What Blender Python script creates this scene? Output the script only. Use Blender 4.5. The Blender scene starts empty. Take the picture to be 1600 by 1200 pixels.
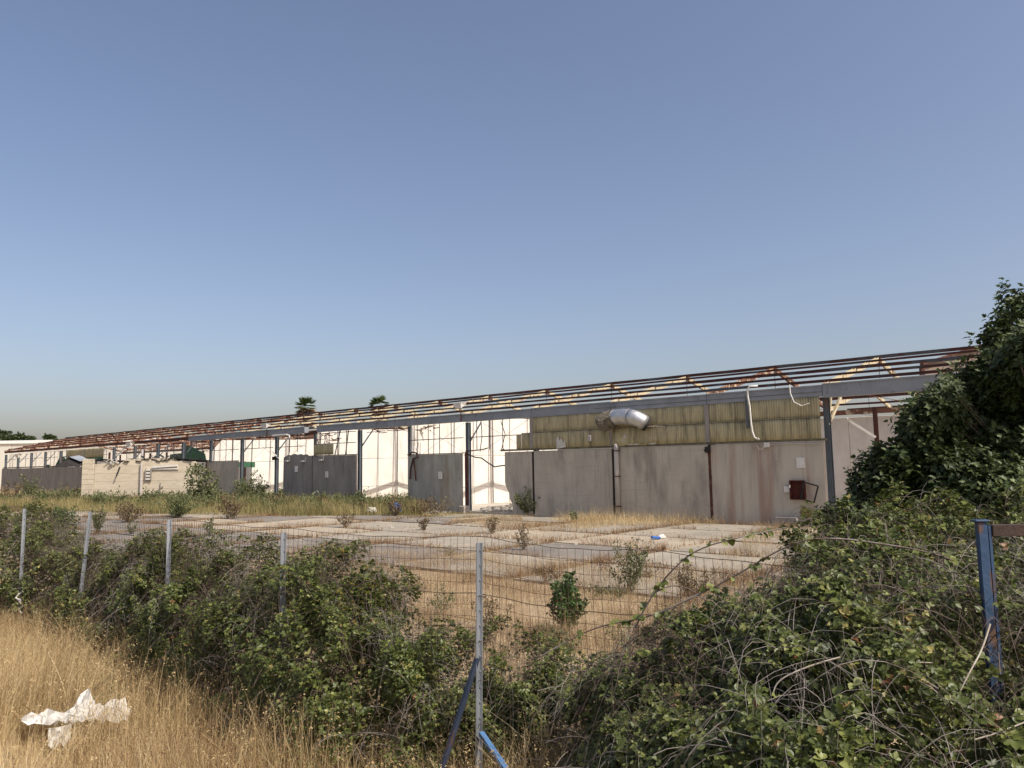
import bpy, math, random
import numpy as np
from mathutils import Vector, Matrix
PI = math.pi
rng = np.random.default_rng(11)
random.seed(5)
S = bpy.context.scene
C = S.collection
# ------------------------------------------------------------------ camera
PITCH, ROLL, TH = .105, .017, .729
CH, FPX = 2.639, 1200.0
cp, sp_, cr, sr = math.cos(PITCH), math.sin(PITCH), math.cos(ROLL), math.sin(ROLL)
cd = bpy.data.cameras.new('camera'); cam = bpy.data.objects.new('camera', cd); C.objects.link(cam)
fw = Vector((0, cp, sp_)); u0 = Vector((0, -sp_, cp)); r0 = Vector((1, 0, 0))
rt = r0*cr - u0*sr; up = r0*sr + u0*cr
m = Matrix((rt, up, -fw)).transposed().to_4x4(); m.translation = (0, 0, CH)
cam.matrix_world = m
cd.sensor_width = 36; cd.lens = 27; cd.clip_start = .05; cd.clip_end = 8000
S.camera = cam
# ------------------------------------------------------------------ world, sun, exposure
SUN_EL = math.radians(50); SUN_AZ = math.atan2(.766, -.643)      # azimuth clockwise from +Y
w = bpy.data.worlds.new('World'); S.world = w; w.use_nodes = True
nt = w.node_tree; bg = nt.nodes['Background']
sky = nt.nodes.new('ShaderNodeTexSky'); sky.sky_type = 'NISHITA'; sky.sun_disc = False
sky.sun_elevation = SUN_EL; sky.sun_rotation = SUN_AZ
sky.air_density = 1.0; sky.dust_density = 2.9; sky.ozone_density = 4.0; sky.altitude = 0
tn = nt.nodes.new('ShaderNodeMix'); tn.data_type = 'RGBA'; tn.blend_type = 'MULTIPLY'; tn.inputs[0].default_value = 1
tn.inputs[7].default_value = (1.275, 1.075, .985, 1)      # dusty summer haze: less blue
nt.links.new(sky.outputs[0], tn.inputs[6]); nt.links.new(tn.outputs[2], bg.inputs['Color'])
bg.inputs['Strength'].default_value = .15
sd = bpy.data.lights.new('sun', 'SUN'); sun = bpy.data.objects.new('sun', sd); C.objects.link(sun)
sd.energy = 5.0; sd.angle = math.radians(.53); sd.color = (1, .95, .87)
sv = Vector((math.sin(SUN_AZ)*math.cos(SUN_EL), math.cos(SUN_AZ)*math.cos(SUN_EL), math.sin(SUN_EL)))
sun.rotation_euler = sv.to_track_quat('Z', 'Y').to_euler()
S.view_settings.view_transform = 'Standard'; S.view_settings.look = 'None'
S.view_settings.exposure = 0; S.view_settings.gamma = 1
S.view_settings.use_curve_mapping = False
S.render.engine = 'CYCLES'
# ------------------------------------------------------------------ geometry of the place
P0 = np.array([12.2, 30.03]); Dv = np.array([-math.cos(TH), math.sin(TH)]); Nv = np.array([math.sin(TH), math.cos(TH)])
def FW(t, n, z=0): a = P0+Dv*t+Nv*n; return (float(a[0]), float(a[1]), z)
def ray(px, py):
    a, b = px-800, py-600; x = a*cr-b*sr; y = a*sr+b*cr
    return np.array([x/FPX, cp+sp_*y/FPX, sp_-cp*y/FPX])
def at(px, py, Y):                       # the place seen there at distance Y
    r = ray(px, py); return np.array([0, 0, CH])+r*(Y/r[1])
def gp(px, py, z=0):                     # the spot of ground seen there
    r = ray(px, py); q = r*((z-CH)/r[2]); return np.array([q[0], q[1], z])
def fac(px, py, n=0):                    # point on the facade plane -> (t, z)
    r = ray(px, py); k = (n+P0@Nv)/(r[:2]@Nv); q = r*k
    return float((q[:2]-P0)@Dv), float(CH+q[2])
def gz(x, y):
    x = np.asarray(x, float); y = np.asarray(y, float)
    s = np.clip((6.0-y)/3.5, 0, 1); s = s*s*(3-2*s)
    return -.03+.9*s+.02*np.sin(x*1.7+.6*y)*np.sin(y*1.3)+.35*np.clip((x-1)/4,0,1)*np.clip((8-y)/4,0,1)
# ------------------------------------------------------------------ materials
def newmat(name):
    m = bpy.data.materials.new(name); m.use_nodes = True
    return m, m.node_tree, m.node_tree.nodes['Principled BSDF']
def mat(name, c1, c2, scale=2., stretch=(1,1,1), rough=.85, bump=.3, stains=(), metal=0., lo=.35, hi=.65, bscale=None, spec=.3):
    m, t, b = newmat(name); L = t.links.new; N = t.nodes.new
    tc = N('ShaderNodeTexCoord'); oi = N('ShaderNodeObjectInfo')
    mul = N('ShaderNodeMath'); mul.operation = 'MULTIPLY'; mul.inputs[1].default_value = 37.
    L(oi.outputs['Random'], mul.inputs[0])
    add = N('ShaderNodeVectorMath'); add.operation = 'ADD'; L(tc.outputs['Object'], add.inputs[0]); L(mul.outputs[0], add.inputs[1])
    def noise(sc, st, det=6, rg=.6):
        mp = N('ShaderNodeMapping'); mp.inputs['Scale'].default_value = st; L(add.outputs[0], mp.inputs[0])
        n = N('ShaderNodeTexNoise'); n.inputs['Scale'].default_value = sc; n.inputs['Detail'].default_value = det
        n.inputs['Roughness'].default_value = rg; L(mp.outputs[0], n.inputs['Vector']); return n
    def rng_(src, a, b_):
        r = N('ShaderNodeMapRange'); r.inputs[1].default_value = a; r.inputs[2].default_value = b_; r.clamp = True
        L(src, r.inputs[0]); return r.outputs[0]
    n1 = noise(scale, stretch)
    mx = N('ShaderNodeMix'); mx.data_type = 'RGBA'; L(rng_(n1.outputs[0], lo, hi), mx.inputs[0])
    mx.inputs[6].default_value = (*c1, 1); mx.inputs[7].default_value = (*c2, 1); col = mx.outputs[2]
    for (sc_, ssc, sst, a, b_, amt) in stains:
        n = noise(ssc, sst); f = rng_(n.outputs[0], a, b_)
        k = N('ShaderNodeMath'); k.operation = 'MULTIPLY'; k.inputs[1].default_value = amt; L(f, k.inputs[0])
        mx = N('ShaderNodeMix'); mx.data_type = 'RGBA'; L(k.outputs[0], mx.inputs[0]); L(col, mx.inputs[6])
        mx.inputs[7].default_value = (*sc_, 1); col = mx.outputs[2]
    L(col, b.inputs['Base Color']); b.inputs['Roughness'].default_value = rough; b.inputs['Metallic'].default_value = metal
    b.inputs['Specular IOR Level'].default_value = spec
    if bump:
        n = noise(bscale or scale*9, (1,1,1), 8, .65); bp = N('ShaderNodeBump'); bp.inputs['Strength'].default_value = bump
        bp.inputs['Distance'].default_value = .02; L(n.outputs[0], bp.inputs['Height']); L(bp.outputs[0], b.inputs['Normal'])
    return m
def leafmat(name, stops, trans=.3, rough=.5, spec=.35):
    m, t, b = newmat(name); L = t.links.new; N = t.nodes.new
    a = N('ShaderNodeAttribute'); a.attribute_name = 'tint'
    r = N('ShaderNodeValToRGB'); L(a.outputs['Fac'], r.inputs[0]); e = r.color_ramp.elements
    for i, (p, c) in enumerate(stops):
        x = e[i] if i < 2 else e.new(p)
        x.position = p; x.color = (*c, 1)
    L(r.outputs[0], b.inputs['Base Color']); b.inputs['Roughness'].default_value = rough; b.inputs['Specular IOR Level'].default_value = spec
    tr = N('ShaderNodeBsdfTranslucent'); L(r.outputs[0], tr.inputs[0])
    ms = N('ShaderNodeMixShader'); ms.inputs[0].default_value = trans
    L(b.outputs[0], ms.inputs[1]); L(tr.outputs[0], ms.inputs[2]); L(ms.outputs[0], t.nodes['Material Output'].inputs[0])
    return m
DK = (.07,.06,.05)
M = {}
M['concrete'] = mat('concrete', (.52,.47,.375), (.43,.385,.31), .7, (1,1,.6), stains=[((.20,.18,.15), 1.0, (1.5,1,.40), .50, .70, .65), ((.56,.52,.45), 2., (1,1,.7), .6, .8, .45), ((.11,.10,.09), 7., (1,1,1), .66, .76, .6), ((.24,.20,.155), 3., (4,1,.16), .58, .72, .5), ((.30,.27,.22), 2., (.3,1,5), .56, .7, .35)])
M['concrete_red'] = mat('concrete_red', (.52,.47,.375), (.42,.375,.305), .8, (1,1,.5), stains=[((.28,.155,.11), .75, (2.0,1,.13), .48, .62, .6), ((.20,.18,.15), 1.1, (2.,1,.4), .54, .75, .6), ((.11,.10,.09), 7., (1,1,1), .66, .76, .6), ((.50,.46,.40), 1.3, (3,1,.12), .58, .66, .4)])
M['concrete_dark'] = mat('concrete_dark', (.31,.285,.25), (.23,.21,.185), 1.0, (1,1,.5), stains=[((.10,.09,.08), 1.5, (2.,1,.35), .54, .74, .6), ((.40,.38,.34), 2.5, (2,1,.5), .64, .8, .45)])
M['concrete_green'] = mat('concrete_green', (.42,.41,.35), (.29,.28,.235), 1.0, (1.2,1,.4), stains=[((.26,.19,.10), 1.1, (2.2,1,.25), .54, .70, .6), ((.09,.09,.08), 5., (1.2,1,.6), .62, .74, .6)])
M['white_wall'] = mat('white_wall', (.74,.705,.63), (.66,.62,.54), 1.3, (1,1,.7), stains=[((.46,.41,.33), 1.2, (2,2,.3), .56, .74, .6), ((.33,.28,.21), 4., (2.5,2.5,.25), .62, .74, .5), ((.2,.17,.13), 11., (1,1,1), .72, .8, .6)], bump=.2)
M['cream_wall'] = mat('cream_wall', (.66,.61,.55), (.58,.53,.47), 1.3, stains=[((.4,.35,.3), 2., (2,2,.4), .62, .8, .4)], bump=.1)
M['hut_wall'] = mat('hut_wall', (.62,.54,.40), (.52,.45,.33), .8, (1,1,3), stains=[((.34,.29,.21), 1.5, (1,1,4.), .58, .72, .5), ((.12,.1,.08), 8., (1,1,1), .73, .8, .6)], bump=.5)
M['hall_wall'] = mat('hall_wall', (.66,.63,.54), (.60,.57,.49), .3, bump=0)
M['hall_trim'] = mat('hall_trim', (.8,.8,.76), (.74,.74,.7), .5, bump=0)
M['sheet'] = mat('sheet', (.50,.44,.26), (.39,.34,.20), 1.5, (1,1,.4), stains=[((.15,.135,.085), 1.6, (2.5,1,.35), .47, .70, .8), ((.06,.05,.04), 5., (1,1,.4), .62, .78, .65)], rough=.7, bump=.1)
M['ridge_cap'] = mat('ridge_cap', (.19,.17,.11), (.10,.09,.06), 4., bump=.3)
M['sheet_brown'] = mat('sheet_brown', (.20,.15,.115), (.26,.20,.16), 2., (1,1,.3), bump=.2)
M['beam'] = mat('beam', (.21,.23,.25), (.27,.29,.31), 1.2, (1,1,1), rough=.55, stains=[((.09,.07,.06), 2.5, (1,1,.5), .6, .72, .7), ((.33,.35,.36), 3, (.5,1,4), .6, .75, .5)], bump=.1, spec=.4)
M['steel_blue'] = mat('steel_blue', (.07,.085,.095), (.11,.125,.135), 3., (1,1,.3), rough=.6, stains=[((.16,.08,.05), 2.2, (1,1,.4), .58, .68, .85)], bump=.15)
M['rust'] = mat('rust', (.115,.045,.03), (.06,.028,.022), 3., stains=[((.26,.13,.07), 5., (1,1,1), .58, .7, .7)], bump=.3)
M['rust_orange'] = mat('rust_orange', (.20,.095,.06), (.12,.062,.042), 2., stains=[((.52,.42,.29), 3., (1,1,1), .53, .61, .85)], bump=.3)
M['purlin'] = mat('purlin', (.085,.032,.024), (.05,.026,.022), 2., (1,1,1), stains=[((.09,.10,.11), .5, (1,1,1), .52, .58, .8)], bump=.2)
M['peeling'] = mat('peeling', (.56,.49,.34), (.42,.35,.22), 3., stains=[((.16,.075,.045), 2.6, (1,1,1), .57, .64, .9)], bump=.4)
M['green'] = mat('green', (.035,.10,.055), (.05,.13,.07), 2., stains=[((.02,.04,.03), 3., (1,1,1), .6, .7, .6)], bump=.1)
M['silver'] = mat('silver', (.60,.61,.61), (.46,.465,.47), 3., rough=.46, metal=.85, bump=.15, bscale=6, stains=[((.30,.27,.24), 5., (1,1,1), .56, .72, .6)])
M['torn'] = mat('torn', (.22,.19,.14), (.07,.06,.045), 14., rough=.9, bump=1., stains=[((.45,.41,.33), 16., (1,1,1), .60, .66, .8)])
M['dark'] = mat('dark', (.02,.018,.016), (.035,.03,.028), 5., bump=.2)
M['white_paint'] = mat('white_paint', (.74,.72,.66), (.62,.59,.52), 6., bump=.1, rough=.6)
M['pipe_grey'] = mat('pipe_grey', (.52,.48,.44), (.42,.385,.35), 3., (1,1,.3), rough=.6, bump=.1)
M['galv'] = mat('galv', (.38,.40,.42), (.28,.30,.32), 8., (1,1,.4), rough=.5, metal=.55, bump=.1, stains=[((.2,.13,.08), 20., (1,1,.3), .68, .75, .5)], bscale=60)
M['wire'] = mat('wire', (.12,.08,.055), (.08,.055,.04), 6., bump=0, rough=.85)
M['blue_paint'] = mat('blue_paint', (.028,.058,.115), (.04,.078,.14), 6., rough=.65, bump=.25, bscale=50, stains=[((.12,.065,.04), 9., (1,1,.5), .52, .62, .95)])
M['blue_bright'] = mat('blue_bright', (.06,.15,.30), (.08,.18,.33), 6., rough=.6, bump=.25, bscale=50, stains=[((.12,.065,.04), 9., (1,1,.5), .56, .63, .95)])
M['blue_shaded'] = mat('blue_shaded', (.022,.032,.055), (.035,.045,.07), 6., rough=.6, bump=.2, bscale=50, stains=[((.10,.05,.03), 9., (1,1,.5), .6, .66, .9)])  # darker copy of the brace blue, shade on the left brace painted in
M['blue_rusty'] = mat('blue_rusty', (.07,.045,.035), (.045,.03,.025), 9., bump=.4, bscale=60, stains=[((.06,.10,.16), 5., (1,1,.6), .54, .62, .9)])
M['cab_red'] = mat('cab_red', (.10,.022,.014), (.055,.016,.012), 6., bump=.2)
M['stone'] = mat('stone', (.42,.38,.31), (.30,.27,.22), 5., bump=.5)
M['plastic_white'] = mat('plastic_white', (.60,.58,.53), (.50,.47,.40), 5., rough=.5, bump=.3, bscale=25, stains=[((.36,.30,.21), 12., (1,1,1), .56, .68, .5)])
M['plastic_blue'] = mat('plastic_blue', (.035,.10,.32), (.05,.14,.42), 9., rough=.5, bump=.3)
M['plank'] = mat('plank', (.55,.46,.30), (.38,.28,.17), 4., (1,1,1), bump=.3)
M['yellow_board'] = mat('yellow_board', (.30,.22,.07), (.2,.15,.06), 4., bump=.2)
M['bark'] = mat('bark', (.16,.13,.10), (.09,.075,.06), 9., (1,1,.4), bump=.6)
M['cane'] = mat('cane', (.15,.11,.09), (.09,.07,.055), 9., bump=.1, stains=[((.30,.27,.24), 1.2, (1,1,1), .50, .56, .8)])
M['pale_stem'] = mat('pale_stem', (.46,.41,.34), (.34,.29,.22), 9., bump=.1)
M['palm_trunk'] = mat('palm_trunk', (.18,.13,.09), (.10,.075,.055), 3., bump=.4)
# slabs: poured concrete, sandy dust, stains
M['slab'] = mat('slab', (.34,.30,.23), (.25,.222,.175), .55, bump=.35, bscale=14, stains=[((.43,.355,.245), .9, (1,1,1), .56, .70, .5), ((.17,.145,.12), 2.0, (1,1,1), .56, .72, .6), ((.11,.095,.08), 16., (1,1,1), .64, .75, .5)])
M['slab_dark'] = mat('slab_dark', (.225,.20,.165), (.165,.148,.125), .6, bump=.35, bscale=14, stains=[((.30,.26,.20), .9, (1,1,1), .56, .70, .5), ((.09,.08,.07), 2.4, (1,1,1), .58, .72, .6)])
M['slab_pale'] = mat('slab_pale', (.40,.335,.24), (.31,.265,.20), .7, bump=.3, bscale=14, stains=[((.23,.19,.145), 2.2, (1,1,1), .54, .74, .6), ((.13,.11,.085), 16., (1,1,1), .66, .75, .4)])
M['ground'] = mat('ground', (.38,.29,.17), (.27,.20,.12), .8, bump=.8, bscale=7, stains=[((.48,.38,.23), 3., (1,1,1), .5, .62, .6), ((.12,.09,.06), 6., (1,1,1), .58, .72, .6)])
M['inner_floor'] = mat('inner_floor', (.52,.47,.38), (.40,.35,.28), .7, bump=.4, bscale=9, stains=[((.2,.16,.12), 1.8, (1,1,1), .58, .7, .6)])
M['straw'] = leafmat('straw', [(0,(.24,.155,.075)),(.3,(.45,.325,.155)),(.7,(.63,.49,.265)),(1,(.76,.62,.38))], .25, .7, .2)
M['drygrass'] = leafmat('drygrass', [(0,(.21,.145,.085)),(.4,(.38,.275,.15)),(.8,(.52,.40,.245)),(1,(.62,.52,.35))], .2, .8, .15)
M['rustgrass'] = leafmat('rustgrass', [(0,(.13,.07,.04)),(.5,(.27,.16,.08)),(1,(.42,.31,.17))], .2, .8, .15)
M['weedgrass'] = leafmat('weedgrass', [(0,(.13,.13,.05)),(.4,(.25,.22,.09)),(.8,(.40,.33,.15)),(1,(.52,.43,.23))], .25, .8, .15)
M['bramble'] = leafmat('bramble', [(0,(.040,.052,.015)),(.45,(.095,.120,.028)),(.8,(.185,.205,.050)),(.93,(.27,.29,.10)),(.975,(.34,.29,.09)),(1,(.22,.10,.05))], .28, .45, .4)
M['bramble_yel'] = leafmat('bramble_yel', [(0,(.05,.08,.02)),(.5,(.11,.14,.03)),(.8,(.26,.22,.04)),(1,(.38,.27,.05))], .3, .5, .3)
M['figleaf'] = leafmat('figleaf', [(0,(.035,.052,.018)),(.6,(.078,.108,.034)),(.9,(.13,.165,.055)),(1,(.25,.29,.12))], .25, .5, .3)
M['shrubleaf'] = leafmat('shrubleaf', [(0,(.07,.085,.035)),(.6,(.13,.15,.06)),(1,(.24,.235,.11))], .25, .6, .3)
M['shrubgreen'] = leafmat('shrubgreen', [(0,(.035,.065,.02)),(.6,(.06,.11,.03)),(1,(.12,.17,.05))], .25, .5, .3)
M['shrubdry'] = leafmat('shrubdry', [(0,(.10,.05,.035)),(.5,(.17,.12,.07)),(.8,(.16,.15,.07)),(1,(.32,.25,.14))], .2, .7, .2)
M['palmleaf'] = leafmat('palmleaf', [(0,(.045,.075,.025)),(1,(.12,.18,.05))], .2, .45, .4)
M['palmdry'] = leafmat('palmdry', [(0,(.16,.115,.07)),(1,(.38,.29,.17))], .2, .7, .2)
# ------------------------------------------------------------------ mesh helpers
class MB:
    def __init__(s): s.v = []; s.f = []
    def add(s, vs, fs):
        o = len(s.v); s.v += [tuple(map(float, v)) for v in vs]; s.f += [tuple(i+o for i in f) for f in fs]; return s
    def box(s, x0, x1, y0, y1, z0, z1):
        return s.add([(x0,y0,z0),(x1,y0,z0),(x1,y1,z0),(x0,y1,z0),(x0,y0,z1),(x1,y0,z1),(x1,y1,z1),(x0,y1,z1)],
              [(0,3,2,1),(4,5,6,7),(0,1,5,4),(1,2,6,5),(2,3,7,6),(3,0,4,7)])
    def bar(s, a, b, w_, h_, upv=(0,0,1)):               # rectangular bar from a to b
        a, b = Vector(a), Vector(b); d = (b-a).normalized(); u = Vector(upv)
        if abs(d.dot(u)) > .98: u = Vector((0,1,0))
        sx = d.cross(u).normalized()*w_/2; sz = sx.cross(d).normalized()*h_/2
        vs = [p+i*sx+j*sz for p in (a, b) for i, j in ((-1,-1),(1,-1),(1,1),(-1,1))]
        return s.add(vs, [(0,1,2,3),(7,6,5,4),(0,4,5,1),(1,5,6,2),(2,6,7,3),(3,7,4,0)])
    def tube(s, pts, rad, n=6, cap=True):
        pts = [Vector(p) for p in pts]; k = len(pts); rad = rad if hasattr(rad, '__len__') else [rad]*k
        vs = []; fs = []
        d0 = (pts[1]-pts[0]).normalized(); u = Vector((0,0,1)) if abs(d0.z) < .9 else Vector((1,0,0))
        for i, p in enumerate(pts):
            d = (pts[min(i+1,k-1)]-pts[max(i-1,0)]).normalized()
            sx = d.cross(u).normalized(); u = sx.cross(d).normalized()
            for j in range(n):
                an = 2*PI*j/n; vs.append(p+(sx*math.cos(an)+u*math.sin(an))*rad[i])
        for i in range(k-1):
            for j in range(n):
                a = i*n+j; b = i*n+(j+1)%n; fs.append((a, b, b+n, a+n))
        if cap: fs += [tuple(range(n))[::-1], tuple(range((k-1)*n, k*n))]
        return s.add(vs, fs)
    def prism(s, poly, y0, y1):                          # polygon in x,z swept along y
        n = len(poly); vs = [(x, y0, z) for x, z in poly]+[(x, y1, z) for x, z in poly]
        return s.add(vs, [tuple(range(n)), tuple(range(2*n-1, n-1, -1))]+[(i, i+n, (i+1)%n+n, (i+1)%n) for i in range(n)])
    def prismx(s, poly, x0, x1):                         # polygon in y,z swept along x
        n = len(poly); vs = [(x0, y, z) for y, z in poly]+[(x1, y, z) for y, z in poly]
        return s.add(vs, [tuple(range(n)), tuple(range(2*n-1, n-1, -1))]+[(i, i+n, (i+1)%n+n, (i+1)%n) for i in range(n)])
    def mesh(s, name):
        me = bpy.data.meshes.new(name); me.from_pydata(s.v, [], s.f); me.update()
        import bmesh
        b = bmesh.new(); b.from_mesh(me); bmesh.ops.recalc_face_normals(b, faces=b.faces); b.to_mesh(me); b.free()
        return me
    def build(s, name, m_, parent=None, smooth=False, loc=None, bevel=0):
        me = s.mesh(name); me.materials.append(M[m_] if isinstance(m_, str) else m_)
        if smooth: me.shade_smooth()
        o = bpy.data.objects.new(name, me); C.objects.link(o)
        if parent is not None: o.parent = parent
        if loc is not None: o.location = loc
        if bevel:
            bv = o.modifiers.new('bevel', 'BEVEL'); bv.width = bevel; bv.segments = 1; bv.limit_method = 'ANGLE'
        return o
def tag(o, label=None, cat=None, group=None, kind=None):
    if label: o['label'] = label
    if cat: o['category'] = cat
    if group: o['group'] = group
    if kind: o['kind'] = kind
    return o
def thing(name, label, cat, loc=(0,0,0), rz=0, group=None):
    o = bpy.data.objects.new(name, None); C.objects.link(o); o.location = loc; o.rotation_euler = (0,0,rz)
    o.empty_display_size = .2
    return tag(o, label, cat, group)
def copyp(src, parent, loc, rot=None):
    o = src.copy(); C.objects.link(o); o.parent = parent; o.location = loc
    if rot: o.rotation_euler = rot
    return o
def npmesh(name, V, F3, tint, m_, parent=None, off=None, smooth=False, kind=None):
    V = np.asarray(V, np.float32)
    if off is not None: V = V-np.asarray(off, np.float32)
    F3 = np.asarray(F3, np.int32); nf, k = F3.shape
    me = bpy.data.meshes.new(name); me.vertices.add(len(V)); me.vertices.foreach_set('co', V.ravel())
    me.loops.add(nf*k); me.loops.foreach_set('vertex_index', F3.ravel())
    me.polygons.add(nf); me.polygons.foreach_set('loop_start', np.arange(nf, dtype=np.int32)*k)
    me.update(calc_edges=True)
    if tint is not None:
        a = me.attributes.new('tint', 'FLOAT', 'POINT'); a.data.foreach_set('value', np.asarray(tint, np.float32))
    me.materials.append(M[m_])
    if smooth: me.shade_smooth()
    o = bpy.data.objects.new(name, me); C.objects.link(o)
    if parent is not None: o.parent = parent
    if kind: o['kind'] = kind
    return o
def unit(a): return a/np.maximum(np.linalg.norm(a, axis=-1, keepdims=True), 1e-6)
SH = {'simple': (np.array([(0,0),(.45,.5),(1,0),(.45,-.5)]), None),
      'oval': (np.array([(0,0),(.22,.36),(.55,.44),(.82,.22),(1,0),(.82,-.22),(.55,-.44),(.22,-.36)]), (.5,0)),
      'narrow': (np.array([(0,0),(.4,.16),(1,0),(.4,-.16)]), None),
      'fig': (np.array([(0,0),(-.02,.26),(.24,.42),(.36,.30),(.62,.44),(.66,.20),(1,0),(.66,-.20),(.62,-.44),(.36,-.30),(.24,-.42),(-.02,-.26)]), (.42,0))}
def leafgeo(P, D, Nn, L, shape, tint, fold=.15, wid=1., droop=.12):
    out, ctr = SH[shape]; D = unit(D); Sx = unit(np.cross(D, Nn)); Nn = np.cross(Sx, D)
    pts = np.vstack([out, [ctr]]) if ctr is not None else out
    k = len(pts); L = L[:, None, None]
    a = pts[None, :, 0:1]; b = pts[None, :, 1:2]
    V = P[:, None]+D[:, None]*a*L+Sx[:, None]*b*L*wid+Nn[:, None]*(np.abs(b)*fold*2-droop*a*a)*L
    n = len(P); base = (np.arange(n)*k)[:, None, None]
    if ctr is not None: tri = np.array([(k-1, i, (i+1)%(k-1)) for i in range(k-1)])
    else: tri = np.array([(0,1,2),(0,2,3)])
    return V.reshape(-1, 3), (base+tri[None]).reshape(-1, 3), np.repeat(tint, k)
def blades(P, H, lean, width, tint, seg=3, upright=.3, dirs=None):
    n = len(P); an = rng.uniform(0, 2*PI, n) if dirs is None else dirs
    d = np.stack([np.cos(an), np.sin(an), np.zeros(n)], 1); fa = rng.uniform(0, PI, n)
    s_ = np.stack([np.cos(fa), np.sin(fa), np.zeros(n)], 1)
    V = []; 
    for i in range(seg+1):
        u = i/seg; c = P+d*(lean*H*u**1.8)[:, None]+np.array([0,0,1])*(H*u*(1-.25*lean*u))[:, None]
        wv = (width*(1-.85*u))[:, None]*s_/2
        V += [c-wv, c+wv]
    V = np.stack(V, 1); k = 2*(seg+1); base = (np.arange(n)*k)[:, None, None]
    tri = []
    for i in range(seg): tri += [(2*i, 2*i+1, 2*i+3), (2*i, 2*i+3, 2*i+2)]
    return V.reshape(-1, 3), (base+np.array(tri)[None]).reshape(-1, 3), np.repeat(tint, k)
def join(parts):
    V, F_, T = [], [], []; o = 0
    for v, f, t in parts:
        V.append(v); F_.append(f+o); T.append(t); o += len(v)
    return np.vstack(V), np.vstack(F_), np.concatenate(T)
def tubes_np(lines, rads, n=3):                          # many thin stems, vectorised over equal-length lines
    L = np.asarray(lines); m_, k, _ = L.shape
    d = unit(np.gradient(L, axis=1)); ref = np.array([.3,.2,1.]); sx = unit(np.cross(d, ref)); uu = np.cross(sx, d)
    an = np.arange(n)*2*PI/n; rads = np.asarray(rads)
    V = L[:, :, None]+(sx[:, :, None]*np.cos(an)[None, None, :, None]+uu[:, :, None]*np.sin(an)[None, None, :, None])*rads[:, :, None, None]
    quad = []
    for i in range(k-1):
        for j in range(n):
            a = i*n+j; b = i*n+(j+1)%n; quad.append((a, b, b+n, a+n))
    F_ = (np.arange(m_)*k*n)[:, None, None]+np.array(quad)[None]
    return V.reshape(-1, 3), F_.reshape(-1, 4)
# ================================================================== GROUND
def spaced(a, b, fine0, fine1, st, grow=1.35):
    c = list(np.arange(fine0, fine1+.01, st)); s_ = st; x = fine1
    while x < b: s_ *= grow; x += s_; c.append(x)
    s_ = st; x = fine0
    while x > a: s_ *= grow; x -= s_; c.insert(0, x)
    return np.array(c)
gx = spaced(-3000, 3000, -14, 12, .5); gy = spaced(-60, 5000, 0, 28, .5)
X, Y = np.meshgrid(gx, gy); Z = gz(X, Y); V = np.stack([X, Y, Z], -1).reshape(-1, 3)
nx = len(gx); ii, jj = np.meshgrid(np.arange(len(gy)-1), np.arange(nx-1), indexing='ij'); a = (ii*nx+jj).ravel()
npmesh('ground', V, np.stack([a, a+1, a+nx+1, a+nx], 1), None, 'ground', smooth=True, kind='structure')
# concrete yard: slabs cast in a grid that follows the facade
RZ = -TH
yard = MB().box(-52, 9, -20.8, -.6, -.04, -.015).build('concrete_yard', 'ground', loc=FW(0,0)); yard.rotation_euler = (0,0,RZ); yard['kind'] = 'structure'
SL = []
tg = [-7.5,-3.2,1.3,5.6,10.1,14.5,19.2,23.8,28.2,33.0,37.5,42,46.5]; ng = [-20.6,-17.2,-13.6,-10.2,-6.7,-3.4,-.45]
def in_yard(t, n):
    if t < 8 and n < -14 and not (t > -3 and n > -16): return False
    if t > 12 and n > -2.2-.27*(t-18): return False
    if n < -20.7-0*t: return False
    return True
r2 = random.Random(3)
for i in range(len(tg)-1):
    for j in range(len(ng)-1):
        tc_, nc_ = (tg[i]+tg[i+1])/2, (ng[j]+ng[j+1])/2
        if not in_yard(tc_, nc_): continue
        g = .09; jt = lambda: r2.uniform(-.22, .22)*0+r2.uniform(-.04,.04)
        c4 = [(-tg[i]-g+jt(), ng[j]+g+jt()), (-tg[i+1]+g+jt(), ng[j]+g+jt()), (-tg[i+1]+g+jt(), ng[j+1]-g+jt()), (-tg[i]-g+jt(), ng[j+1]-g+jt())]
        pts = []
        for q in range(4):                               # broken, uneven edges
            A, B = c4[q], c4[(q+1)%4]
            for e in range(6):
                u = e/6; k_ = r2.uniform(-.05, .03) if e else r2.uniform(-.1, 0)
                pts.append((A[0]+(B[0]-A[0])*u, A[1]+(B[1]-A[1])*u, k_))
        cx = sum(p[0] for p in pts)/len(pts); cy = sum(p[1] for p in pts)/len(pts)
        top = []
        h0 = r2.uniform(.0, .035); tx, ty = r2.uniform(-.004, .004), r2.uniform(-.004, .004)
        for (x, y, k_) in pts:
            dx, dy = x-cx, y-cy; x += dx*k_*.12; y += dy*k_*.12; top.append((x, y, .03+h0+dx*tx+dy*ty))
        n_ = len(top)
        o = MB().add([(x, y, -.05) for x, y, z in top]+top, [tuple(range(n_, 2*n_))]+[(q, (q+1)%n_, (q+1)%n_+n_, q+n_) for q in range(n_)])
        pale = r2.random() < .35
        near = nc_ < -13.5 and tc_ > 6
        o.build('concrete_slab', 'slab_dark' if (near and r2.random() < .8) or r2.random() < .12 else 'slab_pale' if pale else 'slab', yard)
# ================================================================== WAREHOUSE
WH = thing('derelict_warehouse', 'long roofless warehouse of grey concrete panels under a bare rusty roof frame', 'warehouse', FW(0,0), RZ)
BAY = 5.; T1 = 105
MB().box(-T1, 10, .02, 29.4, -.3, .12).build('floor', 'inner_floor', WH)
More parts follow.
